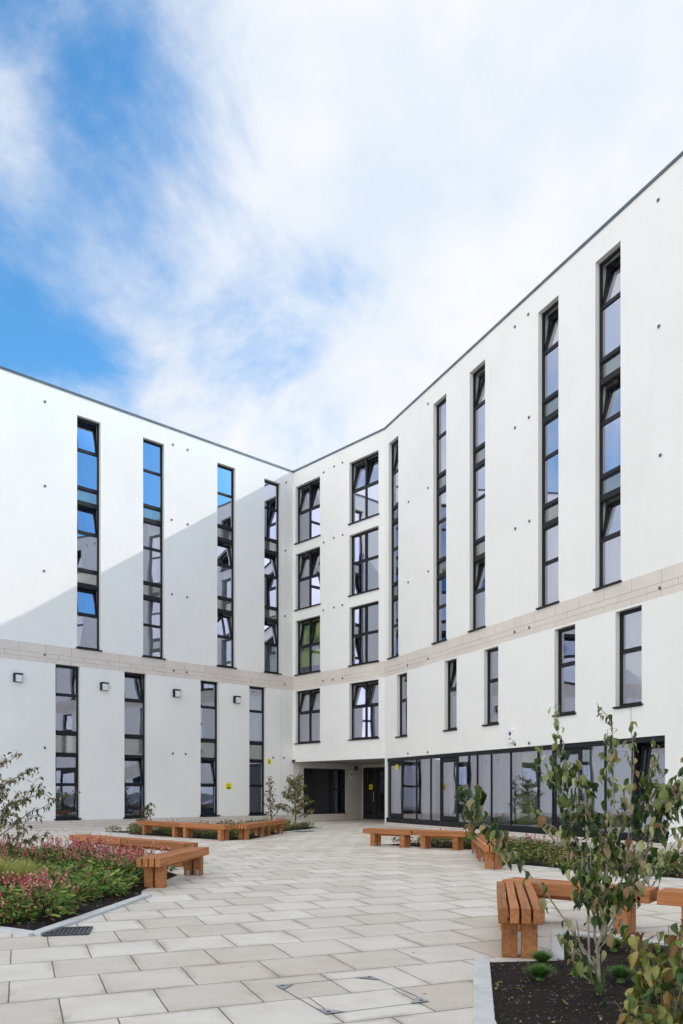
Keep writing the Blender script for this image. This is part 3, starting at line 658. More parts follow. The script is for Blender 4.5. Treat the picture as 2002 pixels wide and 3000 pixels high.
# scattered pale gravel stones on the strip and chips of bark on the beds
def scatter(P,n,s,z,mt,name,label,cat,ymax=99):
    q=MB(); xs_=[p[0] for p in P]; ys_=[p[1] for p in P]; c=0; rr=random.Random(5)
    while c<n:
        x=rr.uniform(min(xs_),max(xs_)); y=rr.uniform(min(ys_),min(max(ys_),ymax))
        if not inpoly(x,y,P): continue
        c+=1; zz=(soilz(x,y,P) if z is None else z)
        d=Vector((rr.gauss(0,1),rr.gauss(0,1),rr.gauss(0,.45))).normalized(); sd=d.cross(Vector((rr.gauss(0,.3),rr.gauss(0,.3),1))).normalized(); up=d.cross(sd)
        Ln=s*rr.uniform(.5,1.8); W_=s*rr.uniform(.3,.8)
        q.box(Vector((x,y,zz))-d*Ln/2-sd*W_/2,d*Ln,sd*W_,up*s*.22)
    o=q.build(name,mt); tag(o,label,cat,kind='stuff')
scatter(beds['near'],9000,.016,None,M['chip'],'bark_chips','dark bark chips scattered over the near right bed','bark chips')
scatter(beds['left'],5000,.022,None,M['chip'],'bark_chips','dark bark chips under the pink flowers of the left bed','bark chips',12)
island(gm:=mat('gravel_stones'),[(0,(.35,.3,.27)),(.5,(.55,.5,.46)),(1,(.75,.72,.68))],.8,0)
scatter([(6.0,13.2),(8.3,10.2),(12.6,8.5),(8.0,16.5),(4.1,24.7),(3.3,24.5),(4.76,17.4)],5000,.035,.01,gm,'gravel_stones','pale stones of the gravel strip beside the glazed front','gravel')

q=MB(); rr=random.Random(9)
for _ in range(170):
    x=rr.uniform(.9,3.4); y=rr.uniform(4.0,6.9)
    if inpoly(x,y,beds['near']) and edist(x,y,beds['near'])>.06: q.leaf((x,y,soilz(x,y,beds['near'])+.008),(rr.gauss(0,1),rr.gauss(0,1),rr.uniform(0,.3)),(rr.gauss(0,.3),rr.gauss(0,.3),1),rr.uniform(.02,.06),rr.uniform(.01,.035),rr.uniform(-.3,.6),.6)
tag(q.build('fallen_leaves',M['leaf_yellow']),'dead leaves fallen on the dark mulch of the near right bed','fallen leaves',kind='stuff')
# drain grating at the left kerb, cover in the paving, small far cover
e=empty('drain_grating',(-2.53,7.27,0.004)); e.rotation_euler=(0,0,R(12)); tag(e,'dark square drain grating beside the left bed kerb','drain')
q=MB()
for (x0,y0,w,h) in ((-.2,-.2,.4,.03),(-.2,.17,.4,.03),(-.2,-.17,.03,.34),(.17,-.17,.03,.34)): q.box((x0,y0,0),(w,0,0),(0,h,0),(0,0,.012))
q.build('frame',M['grate'],e)
q=MB()
for i in range(9): q.box((-.165+i*.037,-.165,.001),(.022,0,0),(0,.33,0),(0,0,.008))
q.build('bars',M['grate'],e)
q=MB(); q.face([(-.17,-.17,.0005),(.17,-.17,.0005),(.17,.17,.0005),(-.17,.17,.0005)]); q.build('sump',M['black'],e)
cv=[Vector((-.44,5.25,0)),Vector((-.09,4.57,0)),Vector((.54,4.85,0)),Vector((.21,5.52,0))]
cc_=sum(cv,Vector())/4; e=empty('manhole_cover',cc_+Vector((0,0,.004))); tag(e,'paved manhole cover with steel corner plates set in the slabs','manhole cover')
q=MB()
for i in range(4):
    a=cv[i]-cc_; b=cv[(i+1)%4]-cc_; d=(b-a).normalized(); s_=Vector((-d.y,d.x,0)); q.box(a,d*(b-a).length,s_*.0045,Vector((0,0,.001)))
q.build('edge_channel',M['grate'],e)
for i in range(4):
    a=cv[i]-cc_; b=(cv[(i+1)%4]-cc_-a).normalized(); c=(cv[(i-1)%4]-cc_-a).normalized(); q=MB()
    q.face([a+Vector((0,0,.003)),a+b*.13+Vector((0,0,.003)),a+c*.13+Vector((0,0,.003))]); ctr=a+(b+c)*.033+Vector((0,0,.0045))
    q.face([ctr+Vector((math.cos(t)*.013,math.sin(t)*.013,0)) for t in [k*math.pi/5 for k in range(10)]],1)
    q.build('corner_plate',[M['steel'],M['black']],e)
e=empty('access_cover',(-1.2,25.5,.004)); e.rotation_euler=(0,0,R(22)); tag(e,'small dark access cover in the paving beside the far flower bed','drain')
q=MB(); q.box((-.3,-.2,0),(.6,0,0),(0,.4,0),(0,0,.01)); q.build('lid',M['grate'],e); q=MB(); q.box((-.33,-.23,0),(.66,0,0),(0,.46,0),(0,0,.006)); q.build('rim',M['steel'],e)

# ------------------------------------------------------------------ benches
BW,BH=.33,.42
def bench(a,b,label,group):
    """a,b: two ends of the long edge; the seat lies to the left of a->b"""
    a=Vector((*a,0)); b=Vector((*b,0)); Ln=(b-a).length; rz=math.atan2(b.y-a.y,b.x-a.x)
    e=empty('bench',a,rz); tag(e,label,'bench',group)
    sw=(BW-3*.018)/4
    for i in range(4):
        q=MB(); q.box((0,0,0),(Ln,0,0),(0,sw,0),(0,0,.12)); o=q.build('slat',M['wood'],e,bevel=.005); o.location=(random.uniform(-.002,.002),i*(sw+.018),BH-.12)
    pw=.122; gap=.03; y0=(BW-2*pw-gap)/2
    for xp in (.2,Ln-.2-.13):
        for y_ in (y0,y0+pw+gap):
            q=MB(); q.box((0,0,0),(0,0,BH-.1215),(0,pw,0),(.13,0,0)); o=q.build('leg',M['wood'],e,bevel=.005)
            me=o.data
            o.location=(xp,y_,0)
        q=MB()
        for y_ in (y0+.03,y0+pw+gap+.03):
            for xx in ((xp+.13,) if xp<.5 else (xp-.004,)): q.box((xx,y_,.005),(.004,0,0),(0,.05,0),(0,0,.075))
        for xx in ((xp+.134,) if xp<.5 else (xp-.05,)):
            for y_ in (y0+.03,y0+pw+gap+.03): q.box((xx,y_,.001),(.05,0,0),(0,.05,0),(0,0,.004))
        q.build('bracket',M['steel'],e)
    q=MB(); q.box((.28,BW/2-.03,BH-.17),(Ln-.56,0,0),(0,.06,0),(0,0,.0495)); q.build('rail',M['wood'],e)
    return e
def along(a,b,n,gap=.03):
    a=Vector(a); b=Vector(b); d=(b-a)/n; g=d.normalized()*gap/2
    return [((a+d*i+g)[:],(a+d*(i+1)-g)[:]) for i in range(n)]
gL='timber benches around the left flower bed'; gF='timber benches in front of the far flower bed'; gR='timber benches around the middle right flower bed'; gN='timber benches around the near right bed'
s1,s2=along((-5.61,16.14),(-2.70,13.35),2); bench(*s1,'timber bench farthest left of the two in line behind the pink flowers',gL); bench(*s2,'timber bench behind the pink flowers, ending next to the slatted bench end',gL)
# B3: seat to the left of the right-hand edge
bench((-2.40,10.38),(-2.11,12.5),'nearest left bench, its slatted end facing the camera beside the left bed',gL)
s1,s2=along((-6.19,23.8),(-3.08,20.65),2); bench(*s1,'leftmost bench of the far row, beside the small bush',gF); bench(*s2,'second bench from the left in the far row',gF)
s1,s2=along((-2.55,21.0),(-1.75,24.8),2); bench(*s1,'third bench of the far row, turning towards the entrance',gF); bench(*s2,'last bench of the far row, nearest the two young trees',gF)
s1,s2=along((.50,18.9),(2.72,17.2),2); bench(*s1,'left end bench of the middle right row, before the white pillar',gR); bench(*s2,'middle right bench before the glazed front, second from its left end',gR)
def flip(s): a,b=Vector(s[0]),Vector(s[1]); d=(b-a).normalized(); n=Vector((d.y,-d.x)); return ((b+n*BW)[:],(a+n*BW)[:])   # seat on the right of a->b
s1,s2=along((2.76,16.9),(2.37,12.98),2)
def flipL(s): a,b=Vector(s[0]),Vector(s[1]); return (a[:],b[:])
bench(*s1,'middle right bench running towards the camera, the farther of the two',gR); bench(*s2,'middle right bench whose end faces the camera under the hanging leaves',gR)
bench((1.515,5.90),(1.85,7.66),'nearest right bench with four slats, its end facing the camera',gN)
bench((1.60,7.84),(2.74,6.99),'near right bench behind the foreground tree, joined at an angle',gN)
bench((2.79,6.95),(4.1,5.98),'near right bench cut off by the right edge of the photo',gN)

# ------------------------------------------------------------------ planting
def rvec(rr,z=0): return Vector((rr.gauss(0,1),rr.gauss(0,1),z))
def clump(seed,r,h,nl,nf,bright):
    rr=random.Random(seed); lf=MB(); fl=MB()
    for i in range(nl):
        a=rr.uniform(0,6.283); q=r*math.sqrt(rr.random()); zz=h*rr.uniform(.05,.95)*(1-.45*(q/r)**2)
        b=Vector((math.cos(a)*q,math.sin(a)*q,zz)); d=Vector((math.cos(a),math.sin(a),rr.uniform(-.1,1.0)))+rvec(rr)*.4
        lf.leaf(b,d,Vector((rr.gauss(0,.5),rr.gauss(0,.5),1)),rr.uniform(.045,.1),rr.uniform(.02,.038),rr.uniform(0,.6),m=1 if rr.random()<bright else 0)
    for i in range(26):
        a=rr.uniform(0,6.283); q=r*.7*math.sqrt(rr.random()); lf.tube([(math.cos(a)*q*.4,math.sin(a)*q*.4,0),(math.cos(a)*q,math.sin(a)*q,h*.8)],[.0025,.0015],3,cap=False)
    for i in range(nf):
        a=rr.uniform(0,6.283); q=r*math.sqrt(rr.random()); b=Vector((math.cos(a)*q,math.sin(a)*q,h*rr.uniform(.7,1.25))); d=Vector((math.cos(a)*.25,math.sin(a)*.25,1))+rvec(rr)*.18; d.normalize(); ln=rr.uniform(.06,.12)
        fl.tube([b-d*.06,b],[.0015,.0015],3,1,cap=False)
        for k in range(7):                           # a spike is a stack of tiny florets
            t=k/7; c=b+d*ln*t; w=.01*(1-.5*t)
            dd=rvec(rr,.8).normalized(); fl.leaf(c,dd,Vector((0,0,1)),.024,.016,.2)
            fl.leaf(c,-dd+Vector((0,0,1.2)),Vector((1,0,0)),.024,.016,.2)
    lm=lf.mesh('foliage',[M['herb'],M['herb_bright']]); fm_=fl.mesh('flower_spikes',[M['pink'],M['herb']]) if nf else None
    return lm,fm_
def tuft(seed,n,h,r,m):
    rr=random.Random(seed); q=MB()
    for i in range(n):
        a=rr.uniform(0,6.283); d=Vector((math.cos(a),math.sin(a),0)); lean=rr.uniform(.1,1)*r; s_=Vector((-d.y,d.x,0))*.0022
        hh=h*rr.uniform(.6,1.05); p=[d*.02*rr.random()]
        for t in (.4,.75,1): p.append(d*(lean*t*t)+Vector((0,0,hh*(t-.25*t*t*lean/r))))
        for j in range(3):
            w0=1-.3*j; w1=1-.3*(j+1) if j<2 else .1
            q.face([p[j]-s_*w0,p[j]+s_*w0,p[j+1]+s_*w1,p[j+1]-s_*w1])
    return q.mesh('blades',[m])
V_p=[clump(20+i,.27,.30,340,15,.6) for i in range(4)]      # pink ones
V_g=[clump(40+i,.24,.22,340,0,.6) for i in range(3)]        # leafy only
V_m=[clump(60+i,.25,.26,320,10,.5) for i in range(3)]
V_small=[clump(80+i,.26,.22,190,7,.25) for i in range(3)]
V_smallg=[clump(90+i,.25,.22,170,0,.25) for i in range(3)]
def plant(kind,mesh,loc,sc,rz,label,cat,group):
    e=empty(kind,loc,rz); e.scale=(sc,sc,sc); tag(e,label,cat,group)
    for nm,me in mesh:
        if me: o=bpy.data.objects.new(nm,me); col.objects.link(o); o.parent=e
    return e
def fill(P,n,sp,chooser,ok=lambda x,y:True,seed=1,scr=(.8,1.25)):
    rr=random.Random(seed); pts=[]; xs_=[p[0] for p in P]; ys_=[p[1] for p in P]; tries=0
    while len(pts)<n and tries<20000:
        tries+=1; x=rr.uniform(min(xs_),max(xs_)); y=rr.uniform(min(ys_),max(ys_))
        if not inpoly(x,y,P) or edist(x,y,P)<.12 or not ok(x,y): continue
        if abs(x)>(.46*y+.5): continue
        if any((x-a)**2+(y-b)**2<sp*sp for a,b in pts): continue
        pts.append((x,y)); chooser(x,y,soilz(x,y,P)-.01,rr,rr.uniform(*scr))
    return pts
def chL(x,y,z,rr,s):
    v=noise.noise(Vector((x*.9,y*.55,4)))
    v+=rr.uniform(-.2,.2)
    if v>.07: plant('flowering_perennial',zip(('foliage','flower_spikes'),V_p[rr.randrange(4)]),(x,y,z),s,rr.uniform(0,6),'low clump with pink flower spikes in the left bed','flowering plant','pink flowering clumps of the left bed')
    elif v>-.1: plant('flowering_perennial',zip(('foliage','flower_spikes'),V_m[rr.randrange(3)]),(x,y,z),s,rr.uniform(0,6),'low green clump with few pink spikes in the left bed','flowering plant','mixed clumps of the left bed')
    else: plant('leafy_perennial',zip(('foliage',),V_g[rr.randrange(3)][:1]),(x,y,z),s,rr.uniform(0,6),'low bright green leafy clump in the left bed','leafy plant','green leafy clumps of the left bed')
Pl=beds['left']
fill(Pl,150,.30,chL,lambda x,y: edist(x,y,Pl)>.3 and (y>9.5 or noise.noise(Vector((x*1.6,y*1.1,9)))>-.22) and (x+4.35)**2+(y-10.0)**2>.5 and not (-4.9<x<-3.35 and 8.7<y<10) ,seed=2,scr=(.7,1.2))
def chF(lab,grp):
    def f(x,y,z,rr,s):
        if rr.random()<.28: plant('flowering_perennial',zip(('foliage','flower_spikes'),V_small[rr.randrange(3)]),(x,y,z),s*1.0,rr.uniform(0,6),'low clump with pink flower spikes in the '+lab,'flowering plant','pink flowering clumps of the '+grp)
        else: plant('leafy_perennial',zip(('foliage',),V_smallg[rr.randrange(3)][:1]),(x,y,z),s*1.1,rr.uniform(0,6),'low green leafy clump in the '+lab,'leafy plant','green clumps of the '+grp)
    return f
fill(beds['far'],62,.42,chF('far bed behind the benches','far bed'),lambda x,y: y<27.6 or x<-2,seed=4)
fill(beds['right'],58,.46,chF('middle right bed before the glazed front','middle right bed'),lambda x,y: y<19.5,seed=6)
# grass tufts and small mounds, each placed where the photo has it
G1=tuft(1,800,.3,.32,M['grass']); G2=tuft(2,1000,.075,.085,M['grassg'])
for (x,y,z,me,s,lb,kd,ct) in (
    (-3.95,9.75,.06,G1,1.45,'yellow green grass tuft among the pink flowers of the left bed','grass_tuft','grass tuft'),
    (-4.35,9.95,.06,G1,1.6,'second yellow green grass tuft, at the left edge of the photo','grass_tuft','grass tuft'),
    (2.95,6.15,.05,G1,.85,'yellow green grass tuft in front of the near right benches','grass_tuft','grass tuft'),
    (1.45,5.68,.04,G2,1.55,'low green mound plant at the back corner of the near right bed','mound_plant','plant'),
    (1.32,5.22,.04,G2,1.6,'low bright green mound plant nearest the grey kerb of the near right bed','mound_plant','plant'),
    (1.85,5.2,.04,G2,1.5,'low green mound plant just right of the foreground trunk','mound_plant','plant'),
    (2.15,6.2,.04,G2,1.6,'green tuft behind the foreground tree, in front of the bench','mound_plant','plant'),
    (2.1,4.7,.04,G2,1.9,'bright green tuft behind the yellow leaved shrub','mound_plant','plant'),
    (2.55,5.3,.04,G2,2.0,'green tuft at the right edge of the near right bed','mound_plant','plant')):
    plant(kd,[('blades',me)],(x,y,z),s,random.uniform(0,6),lb,ct,'grass tufts and mounds in the beds')

def leaves_along(lf,pts,rr,dens,L0,L1,droop,start=0.0,spread=.05,mi=0,wr=.55):
    for a,b in zip(pts,pts[1:]):
        a=Vector(a); b=Vector(b); n=max(1,int((b-a).length*dens))
        for i in range(n):
            p=a.lerp(b,rr.random()); ax=rvec(rr,rr.uniform(-.3,.5)).normalized(); p2=p+ax*rr.uniform(.01,spread)
            d=(ax*(1-droop)+Vector((0,0,-1))*droop*rr.uniform(.6,1.3)+rvec(rr)*.15).normalized()
            ln=rr.uniform(L0,L1); lf.leaf2(p2,d,ax+Vector((0,0,.4)),ln,ln*rr.uniform(wr*.45,wr*1.3),rr.uniform(-.3,1.0),rr.uniform(.1,1.4),rr.uniform(-1.2,1.2),rr.uniform(0,.16),m=mi)
            tw.append((p,p2))
tw=[]
def smoothpath(P,rr,j=.01,k=3):
    out=[]
    for a,b in zip(P,P[1:]):
        for t in range(k): out.append(a.lerp(b,t/k)+Vector((rr.gauss(0,j),rr.gauss(0,j),rr.gauss(0,j*.5))))
    out.append(P[-1]); return out
# foreground young tree
rr=random.Random(21)
Y0=4.83
base=G(1757,2939); base.z=.0
tree=empty('young_tree',base); tag(tree,'foreground young tree with wilting drooping leaves growing in the near right bed','tree')
wood=MB(); lf=MB(); o=-base
def T(x,y,dy=0.0): return A(x,y,Y0+dy)
BR=[ # (points, base radius, tip radius, leaf density, first leafy point)
 ([T(1752,2790),T(1735,2650,.03),T(1700,2500,.05),T(1662,2354,.02),T(1655,2230),T(1640,2150),T(1630,2060,-.02)],.009,.0018,95,1,6),
 ([T(1752,2790),T(1775,2650,-.05),T(1785,2500,-.08),T(1800,2350,-.06),T(1800,2200,0),T(1785,2110,.02),T(1750,2060,.04)],.010,.0018,95,1,6),
 ([T(1755,2780),T(1800,2680,.08),T(1835,2540,.12),T(1850,2400,.16),T(1855,2250,.15),T(1850,2072,.15)],.008,.0016,60,1,5),
 ([T(1757,2770),T(1830,2640,-.1),T(1890,2520,-.16),T(1925,2400,-.2),T(1935,2280,-.22),T(1915,2165,-.22)],.008,.0016,85,1,5),
 ([T(1752,2850),T(1705,2770,-.05),T(1640,2670,-.1),T(1575,2585,-.15),T(1505,2520,-.2)],.007,.004,28,1,4),
 ([T(1505,2520,-.2),T(1470,2470,-.22),T(1430,2420,-.22),T(1395,2400,-.2)],.004,.002,165,0,3),
 ([T(1400,2420,-.2),T(1385,2360,-.22),T(1368,2300,-.2),T(1352,2305,-.2)],.003,.0015,170,0,3),
 ([T(1700,2500,.05),T(1640,2440,.1),T(1590,2400,.15),T(1555,2350,.18)],.005,.0015,105,0,3),
 ([T(1662,2354,.02),T(1625,2300,-.05),T(1595,2240,-.08),T(1588,2180,-.08)],.004,.0015,55,0,3),
 ([T(1925,2400,-.2),T(1975,2340,-.15),T(2010,2270,-.1),T(2015,2200,-.1)],.004,.0015,90,0,3),
 ([T(1850,2400,.16),T(1890,2330,.2),T(1905,2260,.2),T(1925,2210,.2)],.004,.0015,60,0,3),
 ([T(1752,2860),T(1700,2800,.1),T(1660,2760,.15),T(1625,2740,.18)],.005,.002,80,0,3),
 ([T(1755,2700),T(1720,2640,-.1),T(1690,2560,-.15),T(1660,2500,-.18)],.005,.002,110,0,3),
 ([T(1800,2500,-.08),T(1740,2420,-.15),T(1710,2330,-.15),T(1690,2270,-.15)],.005,.002,120,0,3),
 ([T(1830,2640,-.1),T(1860,2570,0),T(1880,2520,.1),T(1905,2480,.15)],.005,.002,130,0,3),
 ([T(1735,2650,.03),T(1770,2560,.2),T(1800,2480,.25),T(1790,2400,.25)],.005,.002,90,0,3),
 ([T(1925,2400,-.2),T(1950,2450,-.3),T(1970,2400,-.3)],.004,.002,90,0,2),
 ([T(1775,2650,-.05),T(1745,2560,-.2),T(1730,2480,-.25)],.004,.002,110,0,2),
 ([T(1925,2400,-.2),T(1965,2300,-.3),T(1995,2380,-.3),T(2015,2330,-.3)],.004,.002,100,0,2),
 ([T(1830,2640,-.1),T(1900,2560,-.3),T(1960,2500,-.35),T(1990,2440,-.4)],.004,.002,75,0,3),
 ([T(1752,2870),T(1710,2830,-.2),T(1690,2780,-.25),T(1665,2800,-.3)],.004,.002,60,0,2),
 ([T(1755,2800),T(1790,2740,-.1),T(1800,2690,-.15),T(1780,2640,-.2)],.004,.002,45,0,2),
 ([T(1655,2230),T(1700,2270,.05),T(1730,2320,.08)],.003,.002,90,0,2)]
wood.tube([o+base+Vector((0,0,-.02)),o+T(1755,2880),o+T(1752,2790)],[.017,.0135,.011],8)
wood.tube([o+base+Vector((.01,0,-.02)),o+T(1745,2860),o+T(1700,2770,.05),o+T(1690,2700,.05)],[.012,.008,.006,.004],7)
for P,r0,r1,dn,s0,s1_ in BR:
    pts=smoothpath(P,rr,.008); n=len(pts); wood.tube([o+p for p in pts],[r0+(r1-r0)*i/(n-1) for i in range(n)],6)
    top=pts[s0*3:]; m_=int(len(top)*.72)
    leaves_along(lf,[o+p for p in top[:m_+1]],rr,dn*1.2,.04,.088,.72,spread=.07,wr=.6)
    leaves_along(lf,[o+p for p in top[m_:]],rr,dn*.75,.03,.065,.75,spread=.035)
for a,b in tw: wood.tube([a,b],[.0012,.0008],3,cap=False)
tw.clear()
wood.build('trunk',M['bark_pale'],tree); lf.build('crown',M['leaf_tree'],tree,smooth=True)
# pale cane beside it
q=MB(); cb=Vector((1.98,5.2,0)); q.tube([A(1722,2640,5.15),A(1720,2480,5.15),A(1716,2330,5.15)],[.006,.005,.004],6)
q.tube([A(1722,2640,5.15),Vector((A(1730,2860,5.15).x,5.15,.02))],[.006,.008],6)
c_=q.build('garden_cane',M['bark_pale']); tag(c_,'thin pale cane standing upright behind the foreground tree','cane')
# yellowing shrub at the very front right
rr=random.Random(5); sb=Vector((1.5,3.75,.02)); shb=empty('yellowing_shrub',sb); tag(shb,'broad leaved shrub turning yellow and brown at the bottom right corner','shrub')
wood=MB(); lf=MB()
for (tx,ty,dy) in ((1850,2700,.1),(1880,2790,0),(1835,2900,-.1),(1925,2730,.2),(1965,2790,.1),(1990,2740,-.1),(2010,2820,-.2),(1900,2920,-.2),(1870,2850,.1),(1940,2880,-.1),(2000,2690,.1),(1960,2710,.15),(1880,2730,.05),(1900,2760,.15),(1985,2870,-.1),(1860,2990,-.3),(1925,2960,-.25),(1845,2960,-.2),(1980,2950,-.25),(1800,2930,-.1)):
    e_=A(tx,ty,3.8+dy)-sb; st_=Vector((rr.uniform(-.05,.2),rr.uniform(-.1,.1),0)); mid_=(st_+e_)/2+rvec(rr)*.03; mid_.x=st_.x*.4+e_.x*.6
    P=smoothpath([st_,mid_,e_],rr,.006,4); wood.tube(P,[.006-.0045*i/(len(P)-1) for i in range(len(P))],6)
    leaves_along(lf,P[3:],rr,58,.045,.09,.5,spread=.055,wr=.75)
for a,b in tw: wood.tube([a,b],[.0012,.0008],3,cap=False)
tw.clear()
wood.build('trunk',M['bark'],shb); lf.build('crown',M['leaf_yellow'],shb,smooth=True)
# generic shrub / sapling
def sapling(loc,h,r,nb,dens,L0,L1,m,label,seed,kind='young_tree',cat='tree',lean=(0,0),low=.15,up=1.0):
    rr=random.Random(seed); e=empty(kind,loc); tag(e,label,cat)
    wood=MB(); lf=MB(); tw.clear()
    tr=smoothpath([Vector((0,0,-.02)),Vector((lean[0]*.4,lean[1]*.4,h*.5)),Vector((lean[0],lean[1],h))],rr,.012*h,3)
    wood.tube(tr,[.018*h*(1-.85*i/(len(tr)-1)) for i in range(len(tr))],6)
    leaves_along(lf,tr[4:],rr,dens*.8,L0,L1,.5,spread=.08)
    for i in range(nb):
        t=low+(1-low)*(i+.5)/nb; k=t*(len(tr)-1); p=tr[int(k)].lerp(tr[min(int(k)+1,len(tr)-1)],k%1)
        a=i*2.4+rr.uniform(-.4,.4); ln=r*(1.15-.75*t)*rr.uniform(.7,1.2)
        d=Vector((math.cos(a),math.sin(a),rr.uniform(.4,1.0)*up)).normalized()
        P=smoothpath([p,p+d*ln*.5,p+d*ln*.9+Vector((0,0,-.06*ln))],rr,.02,2)
        wood.tube(P,[.006*h*(1-.7*j/(len(P)-1)) for j in range(len(P))],5)
        leaves_along(lf,P[1:],rr,dens,L0,L1,.5,spread=.1)
        for _ in range(2):
            c=P[rr.randrange(1,len(P))]; d2=(d+rvec(rr,.3)*.7).normalized(); P2=[c,c+d2*ln*.35]; wood.tube(P2,[.003*h,.0015*h],4); leaves_along(lf,P2,rr,dens,L0,L1,.5,spread=.09)
    for a,b in tw: wood.tube([a,b],[.002,.0015],3,cap=False)
    tw.clear()
    wood.build('trunk',M['bark'],e); lf.build('crown',m,e); return e
sapling((-5.55,12.6,.03),1.7,1.25,18,40,.055,.1,M['leaf_far'],'loose young tree at the left edge of the photo, rising from the left bed',31)
sapling((-2.5,27.6,.03),1.75,.42,16,46,.045,.08,M['leaf_red'],'slender purple leaved young tree beside the last ground floor strip window',32,up=1.6)
sapling((-1.55,26.5,.03),1.7,.85,20,52,.07,.12,M['leaf_far'],'bushy young tree in front of the dark entrance glazing',33,low=.2)
sapling((-6.1,24.5,.03),.85,.42,9,60,.06,.1,M['herb'],'small bush behind the leftmost bench of the far row',34,kind='small_bush',cat='bush')
sapling((-4.9,11.9,.03),.9,.5,10,40,.05,.08,M['leaf_far'],'low leafy shrub below the loose tree at the left edge',35,kind='small_bush',cat='bush')

# ------------------------------------------------------------------ camera, sun, sky
cam=bpy.data.cameras.new('camera'); co=bpy.data.objects.new('camera',cam); col.objects.link(co); scene.camera=co
co.location=(0,0,H); co.rotation_euler=(R(90),0,0); cam.sensor_fit='HORIZONTAL'; cam.sensor_width=36; cam.lens=36*F/2002
cam.shift_y=(HZ-1500)/2002; cam.clip_end=2000; cam.clip_start=.05
qs,ps=2.1,1.45
S=-WL.d*qs+WL.n*1.0+Vector((0,0,ps)); S.normalize()
elev=math.asin(S.z)
sl=bpy.data.lights.new('sun','SUN'); so=bpy.data.objects.new('sun',sl); col.objects.link(so); sl.energy=1.9; sl.angle=R(.5); sl.color=(1,.93,.83)
so.rotation_euler=S.to_track_quat('Z','Y').to_euler()
w=bpy.data.worlds.new('World'); scene.world=w; w.use_nodes=True; nt=w.node_tree; bg=nt.nodes['Background']
class WN: node_tree=nt
wn=WN()
sky=N(wn,'ShaderNodeTexSky'); sky.sky_type='NISHITA'; sky.sun_disc=False; sky.sun_elevation=elev; sky.sun_rotation=math.atan2(S.x,S.y); sky.air_density=1.0; sky.dust_density=.6; sky.ozone_density=1.5
tc=N(wn,'ShaderNodeTexCoord')
mp=N(wn,'ShaderNodeMapping'); mp.inputs['Rotation'].default_value=(0,R(35),R(20)); mp.inputs['Scale'].default_value=(1.5,1.1,1.9); L(wn,tc.outputs['Generated'],mp.inputs[0])
n1=N(wn,'ShaderNodeTexNoise',Scale=2.4,Detail=14,Roughness=.6,Distortion=.25); L(wn,mp.outputs[0],n1.inputs['Vector'])
n2=N(wn,'ShaderNodeTexNoise',Scale=3.2,Detail=8,Roughness=.5); L(wn,mp.outputs[0],n2.inputs['Vector'])
def math_(op,a,b,c=None,clamp=False):
    q=N(wn,'ShaderNodeMath',operation=op); q.use_clamp=clamp
    for i,v in enumerate((a,b,c)):
        if v is None: continue
        if isinstance(v,(int,float)): q.inputs[i].default_value=v
        else: L(wn,v,q.inputs[i])
    return q.outputs[0]
def blob(c,r0,r1):                                   # 1 near direction c, fading between the chord radii
    d=N(wn,'ShaderNodeVectorMath',operation='DISTANCE'); L(wn,tc.outputs['Generated'],d.inputs[0]); d.inputs[1].default_value=Vector(c).normalized()
    mr=N(wn,'ShaderNodeMapRange',interpolation_type='SMOOTHSTEP'); L(wn,d.outputs['Value'],mr.inputs[0]); mr.inputs[1].default_value=r0; mr.inputs[2].default_value=r1; mr.inputs[3].default_value=1; mr.inputs[4].default_value=0
    return mr.outputs[0]
acc=math_('MULTIPLY_ADD',n1.outputs[0],2.9,-1.45+.72)
for c,r0,r1,wt in (((-.22,.71,.68),.0,.2,-.68),((-.36,.78,.50),.0,.24,-.72),((-.1,.88,.46),.0,.2,-.42),((-.14,.83,.54),0,.2,-.2),((.3,.8,.55),.1,.6,.55),((.66,-.40,.55),.2,.8,-1.15),((-.31,.73,.61),0,.09,.45),((-.16,.9,.39),0,.1,.25)):
    acc=math_('MULTIPLY_ADD',blob(c,r0,r1),wt,acc)
fac=N(wn,'ShaderNodeMapRange',interpolation_type='SMOOTHSTEP'); L(wn,acc,fac.inputs[0]); fac.inputs[1].default_value=0; fac.inputs[2].default_value=1.0
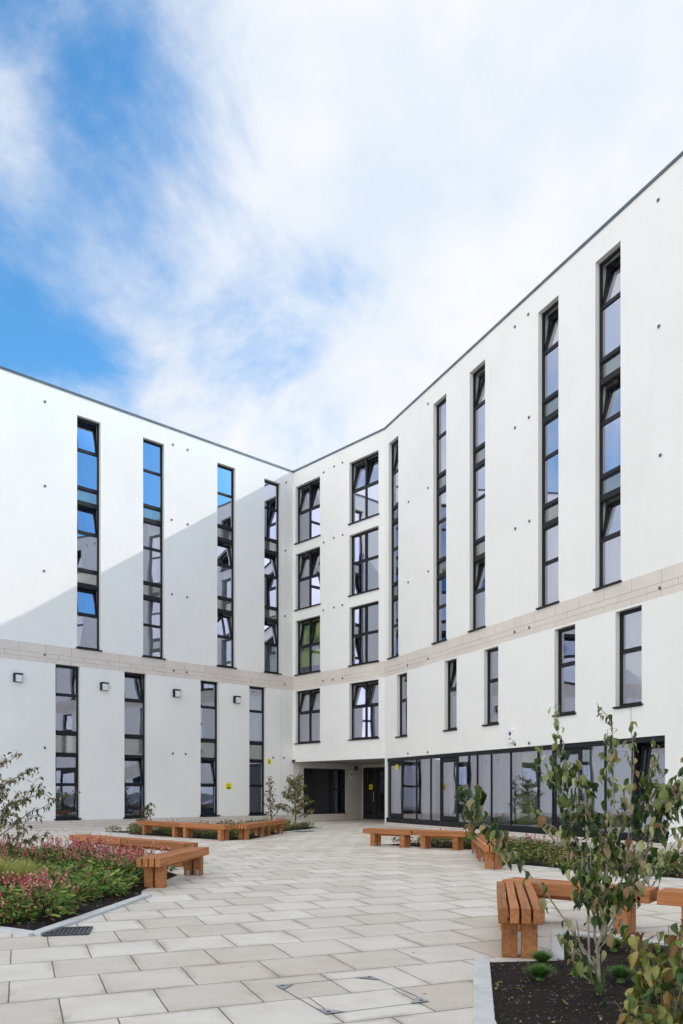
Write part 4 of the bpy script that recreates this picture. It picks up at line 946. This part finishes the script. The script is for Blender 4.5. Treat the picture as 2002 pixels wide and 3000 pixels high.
cl=ramp(wn,[(.34,(.76,.85,.97)),(.5,(.92,.95,1)),(.66,(1.0,.995,.985))]); L(wn,n2.outputs[0],cl.inputs[0])
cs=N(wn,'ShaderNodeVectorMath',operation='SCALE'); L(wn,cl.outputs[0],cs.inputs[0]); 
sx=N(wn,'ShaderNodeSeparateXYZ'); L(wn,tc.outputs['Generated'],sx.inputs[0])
br=N(wn,'ShaderNodeMapRange'); L(wn,sx.outputs['Y'],br.inputs[0]); br.inputs[1].default_value=-.3; br.inputs[2].default_value=.45; br.inputs[3].default_value=12.5; br.inputs[4].default_value=5.3  # unseen clouds behind the camera made brighter to lift the light on the walls
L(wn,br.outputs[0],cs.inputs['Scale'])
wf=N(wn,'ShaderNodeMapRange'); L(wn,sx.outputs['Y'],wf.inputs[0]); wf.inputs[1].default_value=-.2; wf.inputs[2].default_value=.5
wmx=N(wn,'ShaderNodeMix',data_type='RGBA'); L(wn,wf.outputs[0],wmx.inputs[0]); wmx.inputs[6].default_value=(1.03,.975,.90,1); wmx.inputs[7].default_value=(1,1,1,1)  # the same unseen rear clouds tinted warm against the blue cast
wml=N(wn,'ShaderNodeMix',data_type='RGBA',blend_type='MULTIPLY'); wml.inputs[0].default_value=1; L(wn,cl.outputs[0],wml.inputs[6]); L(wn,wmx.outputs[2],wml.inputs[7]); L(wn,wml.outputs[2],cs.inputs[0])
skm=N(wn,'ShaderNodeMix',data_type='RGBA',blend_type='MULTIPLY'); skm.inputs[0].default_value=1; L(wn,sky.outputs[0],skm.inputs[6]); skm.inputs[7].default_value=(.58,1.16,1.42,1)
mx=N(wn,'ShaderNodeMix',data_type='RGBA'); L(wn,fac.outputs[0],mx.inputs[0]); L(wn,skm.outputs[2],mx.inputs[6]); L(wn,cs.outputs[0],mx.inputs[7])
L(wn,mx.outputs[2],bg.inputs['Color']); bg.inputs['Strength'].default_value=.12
scene.view_settings.view_transform='Standard'; scene.view_settings.look='None'; scene.view_settings.gamma=1; scene.view_settings.exposure=.66
scene.render.engine='CYCLES'
scene.cycles.max_bounces=10; scene.cycles.transparent_max_bounces=16; scene.cycles.caustics_reflective=False
